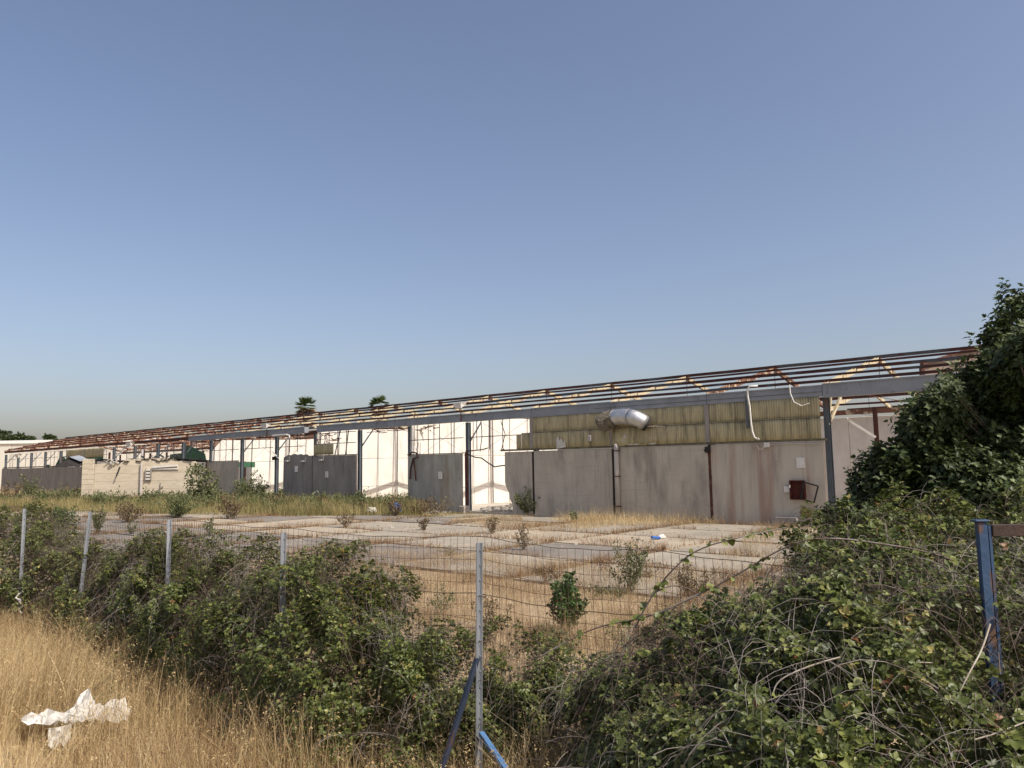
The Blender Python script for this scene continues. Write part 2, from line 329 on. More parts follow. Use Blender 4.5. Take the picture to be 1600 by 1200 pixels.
# columns: I section
def col_mb(h, w_=.2, d_=.24):
    b = MB(); b.box(-w_/2, w_/2, 0, .02, 0, h); b.box(-w_/2, w_/2, d_-.02, d_, 0, h); b.box(-.012, .012, .02, d_-.02, 0, h); return b
c0 = col_mb(5.08).build('column', 'steel_blue', WH, loc=(0, .17, 0)); c0m = c0.data
cr_ = col_mb(5.08); 
cols = {}
for i in range(-2, 22):
    o = c0 if i == 0 else copyp(c0, WH, (-i*BAY, .17, 0)); cols[i] = o
    if i in (6, 7, 11, 13, 16, 19, -1):
        pass
rustcol = col_mb(5.05, .16, .2).build('column', 'rust', WH, loc=(-.0-.35, 14.5, 0)); rustcol['label'] = 'rusty rear column'
for i in list(range(-2, 1))+list(range(10, 22)): 
    if i: copyp(rustcol, WH, (-i*BAY-.35, 14.5, 0))
for i in (-1, 0, 12, 14, 16, 18, 20): copyp(rustcol, WH, (-i*BAY-.35, 7.4, 0))
kb = MB().bar((0,.42,4.0),(0,1.35,5.12),.06,.07).build('knee_brace', 'steel_blue', WH)
for i in range(2, 22):
    copyp(kb, WH, (-i*BAY, 0, 0)) if i != 2 else setattr(kb, 'location', (-i*BAY, 0, 0))
kb2 = MB().bar((0,.4,4.0),(.25,1.2,5.12),.09,.09).bar((0,.4,4.0),(0,.9,5.3),.07,.07).build('knee_brace', 'peeling', WH, loc=(0,0,0)); kb2['label'] = 'rusty brace with peeling yellow paint'
# eave beam: grey box gutter in lengths
for k, (a, b, z0, z1) in enumerate([(-11,-.0,5.06,5.60),(.02,4.98,5.12,5.56),(5.,9.98,5.11,5.55),(10.,14.98,5.12,5.56),(15.,19.98,5.10,5.54),(20.,24.98,5.12,5.55),(25,29.98,5.11,5.54),(30,34.4,5.12,5.54),(35.9,42.9,5.11,5.54),(42.92,48.98,5.13,5.55),(49,53.4,5.12,5.52)]):
    b_ = MB().box(-b, -a, -.06, .30, z0, z1)
    b_.box(-b, -a, -.10, -.062, z1-.05, z1+.01)
    if k in (3, 7): b_.box(-b, -a-.3, -.064, -.061, z0-.03, z0+.02)
    b_.build('eave_beam', 'beam', WH, bevel=.008)
MB().bar((-34.3,.1,5.2),(-36,.1,5.0),.22,.16).build('eave_beam', 'rust', WH)
MB().box(-11, 0, -.075, -.062, 5.28, 5.30).build('gutter_seam', 'ridge_cap', WH)
for a, b in ((53.4,60),(60,70),(70,85),(85,T1)): MB().box(-b+.02, -a, .05, .25, 5.25, 5.5).build('eave_beam', 'rust', WH)
MB().box(-T1, 11, 14.6, 14.85, 5.15, 5.42).build('eave_beam', 'rust_orange', WH)
MB().box(-T1, 11, 29.2, 29.4, 5.15, 5.42).build('eave_beam', 'rust_orange', WH)
# roof trusses
HZ, EZ, W2 = 7.28, 5.52, 7.37
def rafter_mb(y0, z0, y1, z1, jag=0):
    b = MB(); b.bar((-.06,y0,z0),(-.06,y1,z1),.014,.22); b.bar((.06,y0,z0),(.06,y1,z1),.014,.22)
    L_ = math.hypot(y1-y0, z1-z0); k = int(L_/1.2)
    for i in range(k):
        u = (i+.5)/k; p = (0, y0+(y1-y0)*u, z0+(z1-z0)*u); q = (0, y0+(y1-y0)*(u+.03), z0+(z1-z0)*(u+.03)); b.bar(p, q, .1, .1)
    return b
tm = {}
for key, (ra, ro) in {'peel': ('peeling', 'rust'), 'rust': ('rust_orange', 'rust')}.items():
    t0 = MB().box(-.08, .08, W2-.16, W2+.16, HZ-.2, HZ+.02).build('roof_truss', ro, WH)
    f_ = rafter_mb(.1, EZ, W2-.1, HZ-.05).build('front_rafter', ra, t0)
    r_ = rafter_mb(2*W2-.1, EZ, W2+.1, HZ-.05).build('back_rafter', ra, t0)
    h_ = MB().tube([(0,W2,HZ),(0,W2,5.5)], .014, 5).tube([(0,.2,5.46),(0,2*W2-.2,5.46)], .014, 5).build('tie_rod', ro, t0)
    tm[key] = (t0, f_, r_, h_)
    t0.location = (100, 0, 0)
used = {}
def place_truss(i, y, key):
    t0, f_, r_, h_ = tm[key]
    if key not in used: used[key] = 1; t0.location = (-i*BAY, y, 0); return
    o = copyp(t0, WH, (-i*BAY, y, 0))
    for ch in (f_, r_, h_): copyp(ch, o, (0,0,0))
for i in range(-2, 22): place_truss(i, 0, 'rust' if (i >= 10 or i == 1 or i == -1) else 'peel')
for i in list(range(-2, 2))+list(range(10, 22)): place_truss(i, 2*W2, 'rust' if i > 2 else ('peel' if i % 2 else 'rust'))
# purlins
def slope_z(y, w0=0): u = abs(y-w0-W2)/W2; return HZ+.08-(HZ-EZ)*u
def purlin(y, w0, a, b, m_, r=.055, sag=.03):
    pts = []; k = max(2, int((b-a)/2.5)); bb = MB()
    z = slope_z(y, w0)+.05
    for i in range(k+1): u = a+(b-a)*i/k; pts.append((-u, y, z-sag*abs(math.sin(u*PI/5))*random.uniform(.3,1)))
    for i in range(k): bb.bar(pts[i], pts[i+1], 2*r, 2.2*r)
    return bb.build('purlin', m_, WH)
for y, m_, r in ((7.22,'purlin',.055),(7.55,'purlin',.04),(5.7,'purlin',.042),(3.95,'purlin',.06),(2.2,'purlin',.042),(.55,'purlin',.05),(9.3,'purlin',.05),(11.2,'purlin',.05),(13,'purlin',.05)):
    for a, b in ((-11, 24.9), (25, 59.9), (60, T1)): purlin(y, 0, a, b, m_ if a < 60 else 'rust', r)
for y in (22.1,20,17.5,15.4,24.5,27):
    for a, b in ((-11,8), (50, T1)): purlin(y, 2*W2, a, b, 'rust', .05)
# left gable end rafters
# facade panels
def panel(a, b, m_, z1=3.29, poly=None, y0=0, y1=.14):
    if poly is None: poly = [(-b, -.1), (-a, -.1), (-a, z1), (-b, z1)]
    return MB().prism(poly, y0, y1).build('wall_panel', m_, WH, bevel=.012)
panel(.12, 4.93, 'concrete_red', 3.36); panel(5.07, 9.93, 'concrete', 3.36); panel(10.07, 14.93, 'concrete', 3.34)
panel(0,0,'concrete', poly=[(-15.07,-.1),(-15.07,3.33),(-16.98,3.33),(-16.99,1.7),(-16.9,1.45),(-16.72,1.2),(-16.66,.85),(-16.45,.55),(-16.5,-.1)])
panel(20.3, 24.9, 'concrete_green', 3.32)
panel(30.1, 34.93, 'concrete_dark', 3.45)
panel(0,0,'concrete_dark', poly=[(-35.07,-.1),(-35.07,3.47),(-35.25,3.52),(-35.5,3.50),(-35.8,3.63),(-36.2,3.57),(-36.5,3.66),(-36.9,3.60),(-37.3,3.69),(-37.7,3.60),(-38.1,3.62),(-38.4,3.53),(-38.62,3.45),(-38.66,.9),(-38.3,-.1)])
panel(45.2, 49.93, 'concrete', 3.3); panel(50.07, 52.9, 'concrete', 3.3)
t = 53.0
while t < T1-1: panel(t+.04, t+2.46, 'concrete_dark', 3.25+random.uniform(-.03,.03)); t += 2.5
# back wall panels
t = -11.
while t < T1-1:
    if not (-1.2 < t < 4.): panel(t+.04, t+2.46, 'cream_wall' if t < 9 else 'white_wall', 5.0 if t < 9 else (3.45 if t < 49 or t > 60 else 3.3), y0=14.9, y1=15.04)
    t += 2.5
panel(-1, 1.82, 'cream_wall', 5.0, y0=14.9, y1=15.04); panel(3.1, 3.98, 'cream_wall', 5.0, y0=14.9, y1=15.04)
panel(0,0,'cream_wall', poly=[(-3.1,3.22),(-1.82,3.22),(-1.82,5.),(-3.1,5.)], y0=14.9, y1=15.04)
panel(0,0,'cream_wall', poly=[(-3.1,.1),(-1.82,.1),(-1.82,1.5),(-3.1,1.5)], y0=14.9, y1=15.04)
# ledge on top of the panels and grooves
for a, b in ((.0,5.0),(5.02,10.),(10.02,17.25)):
    MB().box(-b, -a, -.05, .17, 3.38, 3.47).build('ledge', 'ridge_cap', WH, bevel=.01)
MB().box(-24.95,-20.2,-.03,.16,3.33,3.38).build('ledge', 'ridge_cap', WH)
MB().box(-34.98,-30.1,-.03,.16,3.46,3.52).build('ledge', 'ridge_cap', WH)
MB().box(-52.9,-45.2,-.03,.16,3.31,3.36).build('ledge', 'ridge_cap', WH)
MB().box(-T1,-53,-.03,.16,3.3,3.42).build('ledge', 'ridge_cap', WH)
for t, m_ in ((5.0,'rust'),(10.0,'dark'),(15.,'dark')): MB().box(-t-.06,-t+.06,.02,.12,0,3.3).build('joint_strip', m_, WH)
# corrugated cladding
def sheet_mesh(wd, z0, z1, tilt=0, amp=.022, pitch=.105, cut=None):
    n = int(round(wd/pitch))*4; xs = np.linspace(0, wd, n+1); yy = amp*np.sin(xs/pitch*2*PI); rows = 3
    vs = []; fs = []
    for r in range(rows+1):
        z = z0+(z1-z0)*r/rows
        for x, y in zip(xs, yy):
            zz = z
            if cut and r == 0: zz = z+cut(x)
            vs.append((-x, y-tilt*(1-r/rows), zz))
    for r in range(rows):
        for i in range(n): a = r*(n+1)+i; fs.append((a, a+1, a+n+2, a+n+1))
    b = MB(); b.add(vs, fs); return b
def sheet(a, b, z0, z1, y, m_='sheet', tilt=0, cut=None):
    o = sheet_mesh(b-a, z0, z1, tilt, cut=cut).build('cladding_sheet', m_, WH, smooth=True, loc=(-a, y, 0))
    so = o.modifiers.new('thick', 'SOLIDIFY'); so.thickness = .006; return o
for (a, b) in ((.15,4.9),(5.1,9.9),(10.1,14.9)):
    k = 4; wd = (b-a)/k
    for i in range(k):
        torn = (a > 5 and a < 6 and i in (2, 3))
        j = random.uniform(-.015, .015)
        sheet(a+i*wd, a+(i+1)*wd+.04, 4.27, 5.14, -.02-.012*(i%2)+j*.3)
        sheet(a+i*wd, a+(i+1)*wd+.04, 3.47, 4.33, -.05-.012*(i%2), tilt=.10 if torn else (.02 if random.random() < .3 else 0), cut=(lambda x: .05*math.sin(x*7)) if torn else None)
    MB().box(-b, -a, -.085, -.03, 4.27, 4.31).build('sheet_lap', 'ridge_cap', WH)
for t in (5., 10., 15.): MB().box(-t-.1,-t+.1,-.09,-.0,3.47,5.1).build('cover_strip', 'concrete_dark', WH)
sheet(15.1, 15.75, 3.47, 4.3, -.03); sheet(15.75, 16.1, 3.47, 4.22, -.03, cut=None)
sheet(32.6, 34.9, 3.55, 4.25, .05); 
for (a, b) in ((72,74.6),(74.7,77.2),(77.3,79.8),(79.9,82.3)):
    sheet(a, b, 4.15, 5.1, .05, 'sheet'); sheet(a, b, 3.42, 4.15, .03, 'green')
MB().box(-82.4,-82.3,-.02,.1,3.4,5.1).box(-77.25,-77.2,-.05,.0,3.4,5.1).build('cover_strip', 'steel_blue', WH)
# girts / glazing frames in the open bays
def frame(a, b, z0=3.35, z1=5.1, hs=(4.22,), step=.98, y=.08, miss=()):
    bb = MB()
    for h in hs: bb.box(-b, -a, y-.02, y+.02, h-.022, h+.022)
    t = a+step; k = 0
    while t < b-.3:
        if k not in miss: bb.box(-t-.012, -t+.012, y-.02, y+.02, z0, z1)
        t += step; k += 1
    bb.build('window_frame', 'steel_blue', WH)
frame(15.2,19.9, 3.5, miss=(0,)); frame(20.2,24.9); frame(30.2,34.9,3.5,hs=(4.28,5.0)); frame(36,39.8,3.8,miss=(2,)); frame(40.2,44.9,4.2); frame(45.2,49.9); frame(50.2,54.9)
for i in range(11, 21): frame(i*5+.2, i*5+4.8, 3.4, hs=(4.4,), step=1.2, miss=(i%3,))
MB().bar((-31.3,.1,3.5),(-31.0,.1,5.1),.05,.05).bar((-32.5,.1,3.5),(-31.9,.1,5.1),.05,.05).build('window_frame', 'steel_blue', WH)
# thin X bracing behind
for t in (16,21,36,41,46,56,66,81,91):
    MB().tube([(-t,.9,3.4),(-t-3.6,.9,5.1)],.009,4).tube([(-t,.95,5.1),(-t-3.6,.95,3.4)],.009,4).build('bracing', 'steel_blue', WH)
MB().box(-25,-20.2,.10,.14,3.33,5.05) 
# bent pipes hanging in the open bay
MB().tube([(-16.98,-.02,3.5),(-17.2,0,3.45),(-17.0,.1,4.3),(-17.35,.15,5.0)],.022,5).build('hanging_pipe','rust',WH)
MB().tube([(-19.9,-.05,3.44),(-18.6,-.08,3.5),(-18.2,-.02,3.58)],.03,5).build('hanging_pipe','dark',WH)
MB().tube([(-19.8,0,3.28),(-19.3,.1,3.1),(-18.9,.2,3.05),(-18.4,.25,2.75),(-17.9,.2,2.55),(-17.4,.1,2.6),(-17.0,.0,2.62)],.035,6).build('hanging_pipe','dark',WH)
MB().tube([(-18.9,.2,5.1),(-18.85,.2,4.6),(-18.85,.2,4.2),(-19.0,.2,3.4)],.025,5).build('hanging_pipe','steel_blue',WH)
MB().tube([(-24.7,-.1,3.3),(-24.4,-.12,3.5),(-24.0,-.12,3.45),(-23.9,-.1,3.2),(-24.3,-.1,3.1),(-24.5,-.12,2.5),(-24.55,-.12,1.9)],.05,6).tube([(-24.3,-.1,3.15),(-24.1,-.14,2.5),(-24.05,-.1,1.8)],.045,6).build('hanging_pipe','rust',WH)
MB().box(-20.12,-19.88,.10,.16,.1,3.4).build('column_rust_plate','rust',WH)
# cross walls of white panels
def firewall(t, top0, top1, gap=None, cutc=None):
    hd = MB().box(-t-.04, -t+.04, .3, 14.6, -.1, .1).build('cross_wall', 'white_wall', WH)
    ys = np.linspace(.34, 14.6, 9); zs = [.1, 1.25, 3.3, None]
    for i in range(8):
        a, b = ys[i]+.012, ys[i+1]-.012
        for j in range(3):
            z0 = zs[j]+.012; z1a = zs[j+1]; 
            za = zb = (z1a-.012) if z1a else 0
            if z1a is None: za = top0+(top1-top0)*(a/14.6); zb = top0+(top1-top0)*(b/14.6)
            if gap and j < 2 and gap[0] < (a+b)/2 < gap[1]: continue
            poly = [(a, z0), (b, z0), (b, zb), (a, za)]
            if cutc and i == 0 and j == 2: poly = [(a, z0), (b, z0), (b, zb), (1.2, zb), (a, 4.2)]
            MB().prismx(poly, -t-.08, -t+.08).build('wall_panel', 'white_wall', hd, bevel=.008)
    MB().box(-t+.1, -t+.16, 7.25, 7.31, .1, top1).box(-t+.1, -t+.16, 7.45, 7.51, .1, top1).build('cable_duct', 'pipe_grey', hd)
    return hd
firewall(25, 5.35, 6.1); firewall(35, 5.25, 5.75)
fwC = firewall(50, 5.05, 5.4, gap=(2.2, 4.1), cutc=True)
MB().box(-50.1,-49.9,1.9,4.2,2.83,3.28).build('door_lintel','green',fwC)
for (a, b, z0, z1) in ((30.2, 24.6, 5.0, 5.4),): pass
# brick rubble ends hanging under the roof (torn roof lining)
for (t, y, z, s_) in ((24.2,.8,4.95,.9),(25.8,1.2,5.0,1.3),(27.2,1.,5.02,1.2),(28.6,1.,5.0,1.),(37,1.2,4.95,1.3),(38.5,1.3,4.9,1.1),(33.8,1.,4.6,.8),(34.5,1.,4.95,1.)):
    b = MB()
    for k in range(9):
        x = -t+random.uniform(-s_, s_); yy = y+random.uniform(-.5,.5); zz = z+random.uniform(-.12,.12)
        b.bar((x,yy,zz),(x+random.uniform(-.8,.8),yy+random.uniform(-.3,.3),zz+random.uniform(-.12,.12)),.06,.04)
    b.build('torn_lining', 'rust_orange', WH)['kind'] = 'stuff'
# green boards on the rear row
def rear_board(pts, n, m_):
    q = [fac(x, y, n) for x, y in pts]
    MB().prism([(-t_, z_) for t_, z_ in q], n, n+.05).build('wall_board', m_, WH)
rear_board([(262,728),(266,710),(283,708),(288,697),(298,697),(309,703),(320,709),(324,728)], 14.3, 'green')
rear_board([(328,726),(331,713),(338,716),(346,717),(352,711),(365,717),(372,726)], 14.3, 'green')
rear_board([(84,733),(88,724),(94,713),(101,714),(106,733)], 1.0, 'green')
rear_board([(68,733),(71,726),(77,726),(79,733)], 1.0, 'green')
# ================================================================== fittings on the facade
def ft(name, label, cat, t, n, z, group=None): return thing(name, label, cat, FW(t, n, z), RZ, group)
d = ft('ventilation_duct', 'silver bent ventilation duct poking through the yellow corrugated cladding', 'duct', 9.2, -.1, 4.65)
MB().tube([(-.35,-.42,.1),(-.1,-.45,.13),(.25,-.46,.14),(.55,-.45,.1)],.36,28,cap=False).build('pipe_section','silver',d,smooth=True)
MB().tube([(.50,-.455,.11),(.72,-.43,.07),(.92,-.36,-.01),(1.08,-.25,-.11),(1.2,-.12,-.22)],[.36,.36,.355,.35,.345],28).build('elbow','silver',d,smooth=True)
for x_ in (-.33,.1,.54): MB().tube([(x_,-.452,.12+.01),(x_+.03,-.452,.125)],.37,28,cap=False).build('seam_ring','pipe_grey',d)
mb = MB(); pts = [(-.33,-.42,.1),(-.6,-.45,.04),(-.85,-.5,-.1),(-1.02,-.52,-.22)]
mb.tube(pts,[.405,.42,.44,.40],22,cap=False)
mb.v = [(x+random.uniform(-.035,.035), y+random.uniform(-.03,.03), z+random.uniform(-.035,.035)) for x, y, z in mb.v]
mb.build('torn_sleeve','torn',d)
MB().tube([(1.18,-.14,-.205),(1.25,-.06,-.27)],.352,18).build('end_collar','dark',d)
MB().tube([(-.99,-.5,-.19),(-1.01,-.5,-.2)],.37,16).build('duct_mouth','dark',d)
mb = MB()
for k in range(14):
    u = random.random(); an = random.uniform(0,2*PI); x = -.35-.65*u; r = .44
    p = (x, -.47+r*math.cos(an), .05-.25*u+r*math.sin(an)); mb.tube([p,(p[0]+random.uniform(-.2,.2),p[1]-.03,p[2]+random.uniform(-.2,.2)),(p[0]+random.uniform(-.2,.1),p[1]-.05,p[2]+random.uniform(-.25,.15))],.008,3)
mb.build('wire_ties','pale_stem',d)
mb = MB()
for k in range(12): mb.bar((1.0+.07*k,-.06,-.22-.02*k+random.uniform(-.05,.05)),(.78+.09*k,-.16,-.52+.02*k),.03,.01)
mb.bar((1.05,-.08,-.3),(2.2,-.12,-.42),.02,.05).build('torn_edge','pale_stem',d)
p = ft('downpipe', 'grey round downpipe standing against the concrete wall below the duct', 'pipe', 9.72, -.12, 0)
MB().tube([(0,0,.02),(0,0,3.4),(-.01,.02,3.52)],.115,14).build('pipe','pipe_grey',p,smooth=True)
for z in (.6,2.0,3.2): MB().box(-.14,.14,-.13,.1,z,z+.04).build('pipe_clamp','rust',p)
p = ft('white_conduit', 'white bent conduit running down the yellow cladding from the eave beam', 'conduit', 3.0, -.12, 0)
MB().tube([(.42,-.06,5.72),(.1,-.12,5.72),(.0,-.12,5.62),(0,-.12,5.3),(.03,-.06,4.9),(.05,-.05,4.2),(.08,-.03,3.85),(.16,-.03,3.6),(.3,-.03,3.52)],.04,8).build('pipe','white_paint',p,smooth=True)
MB().box(-.17,-.06,-.05,-.01,3.98,5.2).build('backing_board','steel_blue',p)
MB().tube([(.28,-.04,3.52),(.33,-.06,3.56),(.36,-.06,3.5)],.035,6).build('pipe_end','white_paint',p)
p = ft('dangling_cable', 'white cable hanging in a loop from the right end of the eave beam', 'cable', .9, -.14, 0)
MB().tube([(.0-.35,-.02,5.66),(-.33,-.03,5.3),(-.2,-.04,4.95),(.1,-.04,4.78),(.4,-.03,4.86)],.022,6).build('cable','white_paint',p)
o = MB().box(-.17,.17,-.03,0,0,.42).build('notice_board','white_paint',None,loc=FW(1.03,-.005,2.32)); o.rotation_euler=(0,0,RZ); tag(o,'blank white notice plate on the stained concrete wall above the red cabinet','plate')
p = ft('hose_cabinet', 'dark red hose cabinet on the wall with its frame door hanging open askew', 'cabinet', 1.18, -.02, 1.1)
MB().box(-.28,.28,-.03,0,0,.72).build('back_plate','cab_red',p)
MB().box(-.30,-.26,-.16,-.0,-.02,.74).box(.26,.30,-.16,-.0,-.02,.70).box(-.26,.26,-.16,-.0,.70,.74).box(-.26,.26,-.16,0,-.02,.02).build('case','cab_red',p)
MB().bar((.12,-.17,.02),(.28,-.17,.72),.03,.03,(0,1,0)).build('stay','dark',p)
fr = [(.18,.02),(.3,.68),(.86,.52),(.66,-.12)]
mb = MB()
for k in range(4): a, b = fr[k], fr[(k+1)%4]; mb.bar((a[0],-.2,a[1]),(b[0],-.2,b[1]),.05,.05,(0,1,0))
mb.build('door_frame','dark',p)
MB().tube([(-.27,-.18,.45),(-.27,-.19,.56)],.02,6).build('handle','white_paint',p)
o = MB().box(-.12,.12,-.1,0,0,.24).build('junction_box','white_paint',None,loc=FW(1.62,-.005,1.36),bevel=.015); o.rotation_euler=(0,0,RZ); tag(o,'small white box on the wall directly left of the red cabinet','junction box')
p = ft('conduit_run', 'thin grey conduit with white box along the top of the stained wall', 'conduit', 2.35, -.03, 3.28)
MB().tube([(.1,-.02,0.02),(2.2,-.02,.0)],.022,6).build('pipe','pipe_grey',p); MB().box(-.12,.1,-.1,0,-.1,.1).build('box','white_paint',p,bevel=.01)
MB().tube([(-.12,-.03,-.02),(-.2,-.04,-.16),(-.35,-.04,-.18),(-.4,-.04,-.05)],.018,5).build('cable','white_paint',p); MB().tube([(-.46,-.08,-.03),(-.46,0,-.03)],.07,10).build('round_box','pale_stem',p)
o = MB().box(-.1,.1,-.14,0,0,.26).tube([(-.14,-.1,.12),(.12,-.1,.1)],.04,8).build('wall_lamp','dark',None,loc=FW(5.02,-.02,3.02)); o.rotation_euler=(0,0,RZ); tag(o,'black wall lamp at the top of the rusty wall joint','lamp')
o = MB().box(-.1,.1,-.1,0,0,.3).build('switch_box','pipe_grey',None,loc=FW(11.25,-.06,3.72),bevel=.02); o.rotation_euler=(0,0,RZ); tag(o,'small grey switch box on yellow cladding left of the duct','switch box')
mb = MB(); mb.prism([(-.3,-.1),(-.32,.35),(-.22,.55),(-.12,.3),(0,.42),(.1,.2),(.22,.3),(.28,-.02)],-.10,-.06)
o = mb.build('torn_membrane','plastic_white',None,loc=FW(13.0,-.04,3.5)); o.rotation_euler=(0,0,RZ); tag(o,'torn white membrane scrap stuck on the ledge of the cladding','scrap')
o = MB().prism([(-.1,0),(-.14,.2),(.02,.5),(.12,.38),(.05,.22),(.16,.08),(.3,.06),(.3,-.04)],-.1,-.06).build('torn_membrane','plastic_white',None,loc=FW(9.25,-.04,3.5)); o.rotation_euler=(0,0,RZ); tag(o,'white scrap hanging just under the silver duct','scrap')
o = MB().box(-.2,.2,-.04,0,0,.34).build('yellow_board','yellow_board',None,loc=FW(.95,-.02,.42)); o.rotation_euler=(0,.08,RZ); tag(o,'dirty yellow board leaning on the wall below the red cabinet','board')
o = MB().prism([(-.7,0),(-.45,.36),(.4,.36),(.5,0)],-.35,-.03).build('concrete_step','concrete_dark',None,loc=FW(1.6,-.02,.03),bevel=.01); o.rotation_euler=(0,0,RZ); tag(o,'dark concrete step lying at the foot of the stained wall','step')
for k, (t, z, lb) in enumerate(((22.0,1.9,'white meter box on the short concrete wall with brown streaks'),(33.2,2.0,'white rectangle plate on the dark concrete wall beside the rusty column'),(36.9,2.4,'pale notice stuck on the dark concrete wall with broken top'))):
    o = MB().box(-.16,.16,-.06,0,0,.42).build('meter_box' if k == 0 else 'notice','white_paint' if k != 2 else 'hall_trim',None,loc=FW(t,-.01,z),bevel=.01); o.rotation_euler=(0,0,RZ); tag(o,lb,'box' if k == 0 else 'notice')
for t, z, wh in ((38.0,3.15,'near its broken left edge'),(36.0,3.1,'left of the thick column'),(33.8,3.15,'right of the thick column')):
    o = MB().box(-.16,.16,-.18,0,0,.1).bar((.2,-.02,0),(.24,-.02,.35),.04,.04).build('wall_bracket','white_paint',None,loc=FW(t,-.01,z)); o.rotation_euler=(0,0,RZ)
    tag(o,'white bracket high on the dark concrete wall '+wh,'bracket','brackets on the dark concrete wall')
# floodlights on the eave
for px, py, lb, s_ in ((720,633,'white floodlight hood above the column left of the open bay',1),(417,664,'tilted white floodlight on the eave above the second column from the sapling',1.3),(205,693,'white floodlight tipped on the rusty eave above the hut',1.7),(30,711,'white floodlight on the eave at the far left end',2.)):
    t, z = fac(px, py, -.1); p = ft('floodlight', lb, 'floodlight', t, -.1, 5.5)
    MB().tube([(0,0,-.4),(0,0,z-5.45)],.03,6).build('pole','rust',p)
    MB().add([(-.34*s_,-.3,z-5.5+.1),(.3*s_,-.3,z-5.5+.12),(.3*s_,.2,z-5.5+.16),(-.34*s_,.2,z-5.5+.16),(-.2*s_,-.25,z-5.5-.16*s_),(.2*s_,-.2,z-5.5-.2*s_),(.18*s_,.1,z-5.5-.05),(-.18*s_,.1,z-5.5-.05)],[(0,1,2,3),(4,5,6,7),(0,1,5,4),(1,2,6,5),(2,3,7,6),(3,0,4,7)]).build('hood','white_paint',p)
p = ft('tube_lamp', 'long grey tube lamp sticking out beside the blue column under the eave', 'lamp', 39.6, -.2, 5.05)
MB().tube([(-.2,0,0),(1.9,-.1,.0)],.08,8).build('tube','pipe_grey',p); MB().tube([(1.9,-.1,0),(2.2,-.1,-.05),(2.2,-.1,-.22)],.05,6).build('socket','white_paint',p)
p = ft('fallen_gutter', 'piece of pale gutter hooked on the blue column in front of the white wall', 'gutter', 39.9, -.1, 3.75)
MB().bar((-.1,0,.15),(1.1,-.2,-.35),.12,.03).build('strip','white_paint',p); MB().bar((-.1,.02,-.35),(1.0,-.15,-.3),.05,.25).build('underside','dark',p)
# pole between hut and grey panel
o = MB().tube([(0,0,0),(0,0,4.6)],.11,8).build('grey_pole','pipe_grey',None,loc=FW(60.3,-1.,0)); tag(o,'short grey pole standing behind the sapling beside the hut','pole')
# interior diagonal strip, right opening
o = MB().bar((0,0,0),(.95,.3,-.75),.06,.1).build('fluorescent_strip','white_paint',None,loc=FW(-.15,2.2,4.25)); o.rotation_euler=(0,0,RZ); tag(o,'white lamp strip dangling diagonally inside the right opening','lamp strip')
# brown shed gable behind the roof
SHED = thing('shed_gable', 'weathered brown board gable rising behind the roof frame beside the fig tree', 'gable', (0,0,0))
Yg = 52.
g = [at(1443,588,Yg), at(1443,570,Yg), at(1535,541,Yg+2.), at(1640,548,Yg+4), at(1640,600,Yg+4)]
for k in range(5):
    pass
A = at(1443,612,Yg); B = at(1640,612,Yg+4); Lx = Vector((B[0]-A[0],B[1]-A[1],0)).normalized(); tot = (Vector(B)-Vector(A)).dot(Lx)
zb = 7.0; ztop0 = at(1443,571,Yg)[2]; zap = at(1535,542,Yg+2)[2]; xap = tot*.47
rows = 9
for k in range(rows):
    z0 = zb+(zap-zb)*k/rows; z1 = zb+(zap-zb)*(k+1)/rows-.015
    def xl(z): return 0 if z <= ztop0 else xap*(z-ztop0)/(zap-ztop0)
    a0, a1 = xl(z0), xl(z1); b0, b1 = tot-max(0,a0-.2), tot-max(0,a1-.2)
    v = []
    for yy in (0,.04):
        for (xx, zz) in ((a0,z0),(b0,z0),(b1,z1),(a1,z1)):
            q = Vector(A)+Lx*xx+Vector((-Lx.y,Lx.x,0))*yy; v.append((q.x,q.y,zz))
    MB().add(v,[(0,1,2,3),(7,6,5,4),(0,4,5,1),(1,5,6,2),(2,6,7,3),(3,7,4,0)]).build('board','sheet_brown',SHED)
q0 = Vector(A); q1 = Vector(A)+Lx*xap; q2 = Vector(A)+Lx*tot
MB().bar((q0.x-.1,q0.y-.2,ztop0+.05),(q1.x,q1.y-.2,zap+.08),.3,.16).bar((q1.x,q1.y-.2,zap+.08),(q2.x,q2.y-.2,ztop0+.6),.3,.16).build('verge','rust',SHED)
MB().bar((q0.x,q0.y,0),(q0.x,q0.y,ztop0),.25,.25).bar((q2.x,q2.y,0),(q2.x,q2.y,ztop0),.25,.25).bar((q0.x,q0.y,zb-.1),(q2.x,q2.y,zb-.1),.2,.2).build('post','rust',SHED)
# ================================================================== HUT
HY = 61.5
hl = at(127,793,HY)[0]; hr = at(306,793,HY)[0]
HT = thing('block_hut', 'low cream block hut with a collapsed dark roof in front of the warehouse', 'hut', (hl, HY, 0))
W_ = hr-hl
for r in range(9):                                        # corner pier laid of blocks
    z0 = r*.41; wv = 0 if r % 2 else .0
    for c_ in range(2):
        a = c_*.47 if r % 2 == 0 else c_*.3; b = (.46, .93)[c_] if r % 2 == 0 else (.29, .93)[c_]
        MB().box(a, b-.0, -.12, .3, z0+.012, z0+.40).build('block','hut_wall',HT,bevel=.012)
MB().box(0, .948, -.09, .28, 0, 3.68).build('mortar','stone',HT)
rows = [(0,.62),(.63,1.24),(1.25,1.86),(1.87,2.48),(2.49,3.05)]
for (z0, z1) in rows: MB().box(.95, W_, 0, .25, z0, z1).build('wall_course','hut_wall',HT,bevel=.01)
MB().prism([(.95,3.06),(W_,3.06),(W_-.2,3.35),(W_-1.6,3.42),(W_-2.,3.66),(4.,3.62),(3.2,3.5),(3.1,3.3),(1.6,3.32),(.95,3.25)],0,.25).build('parapet','hut_wall',HT)
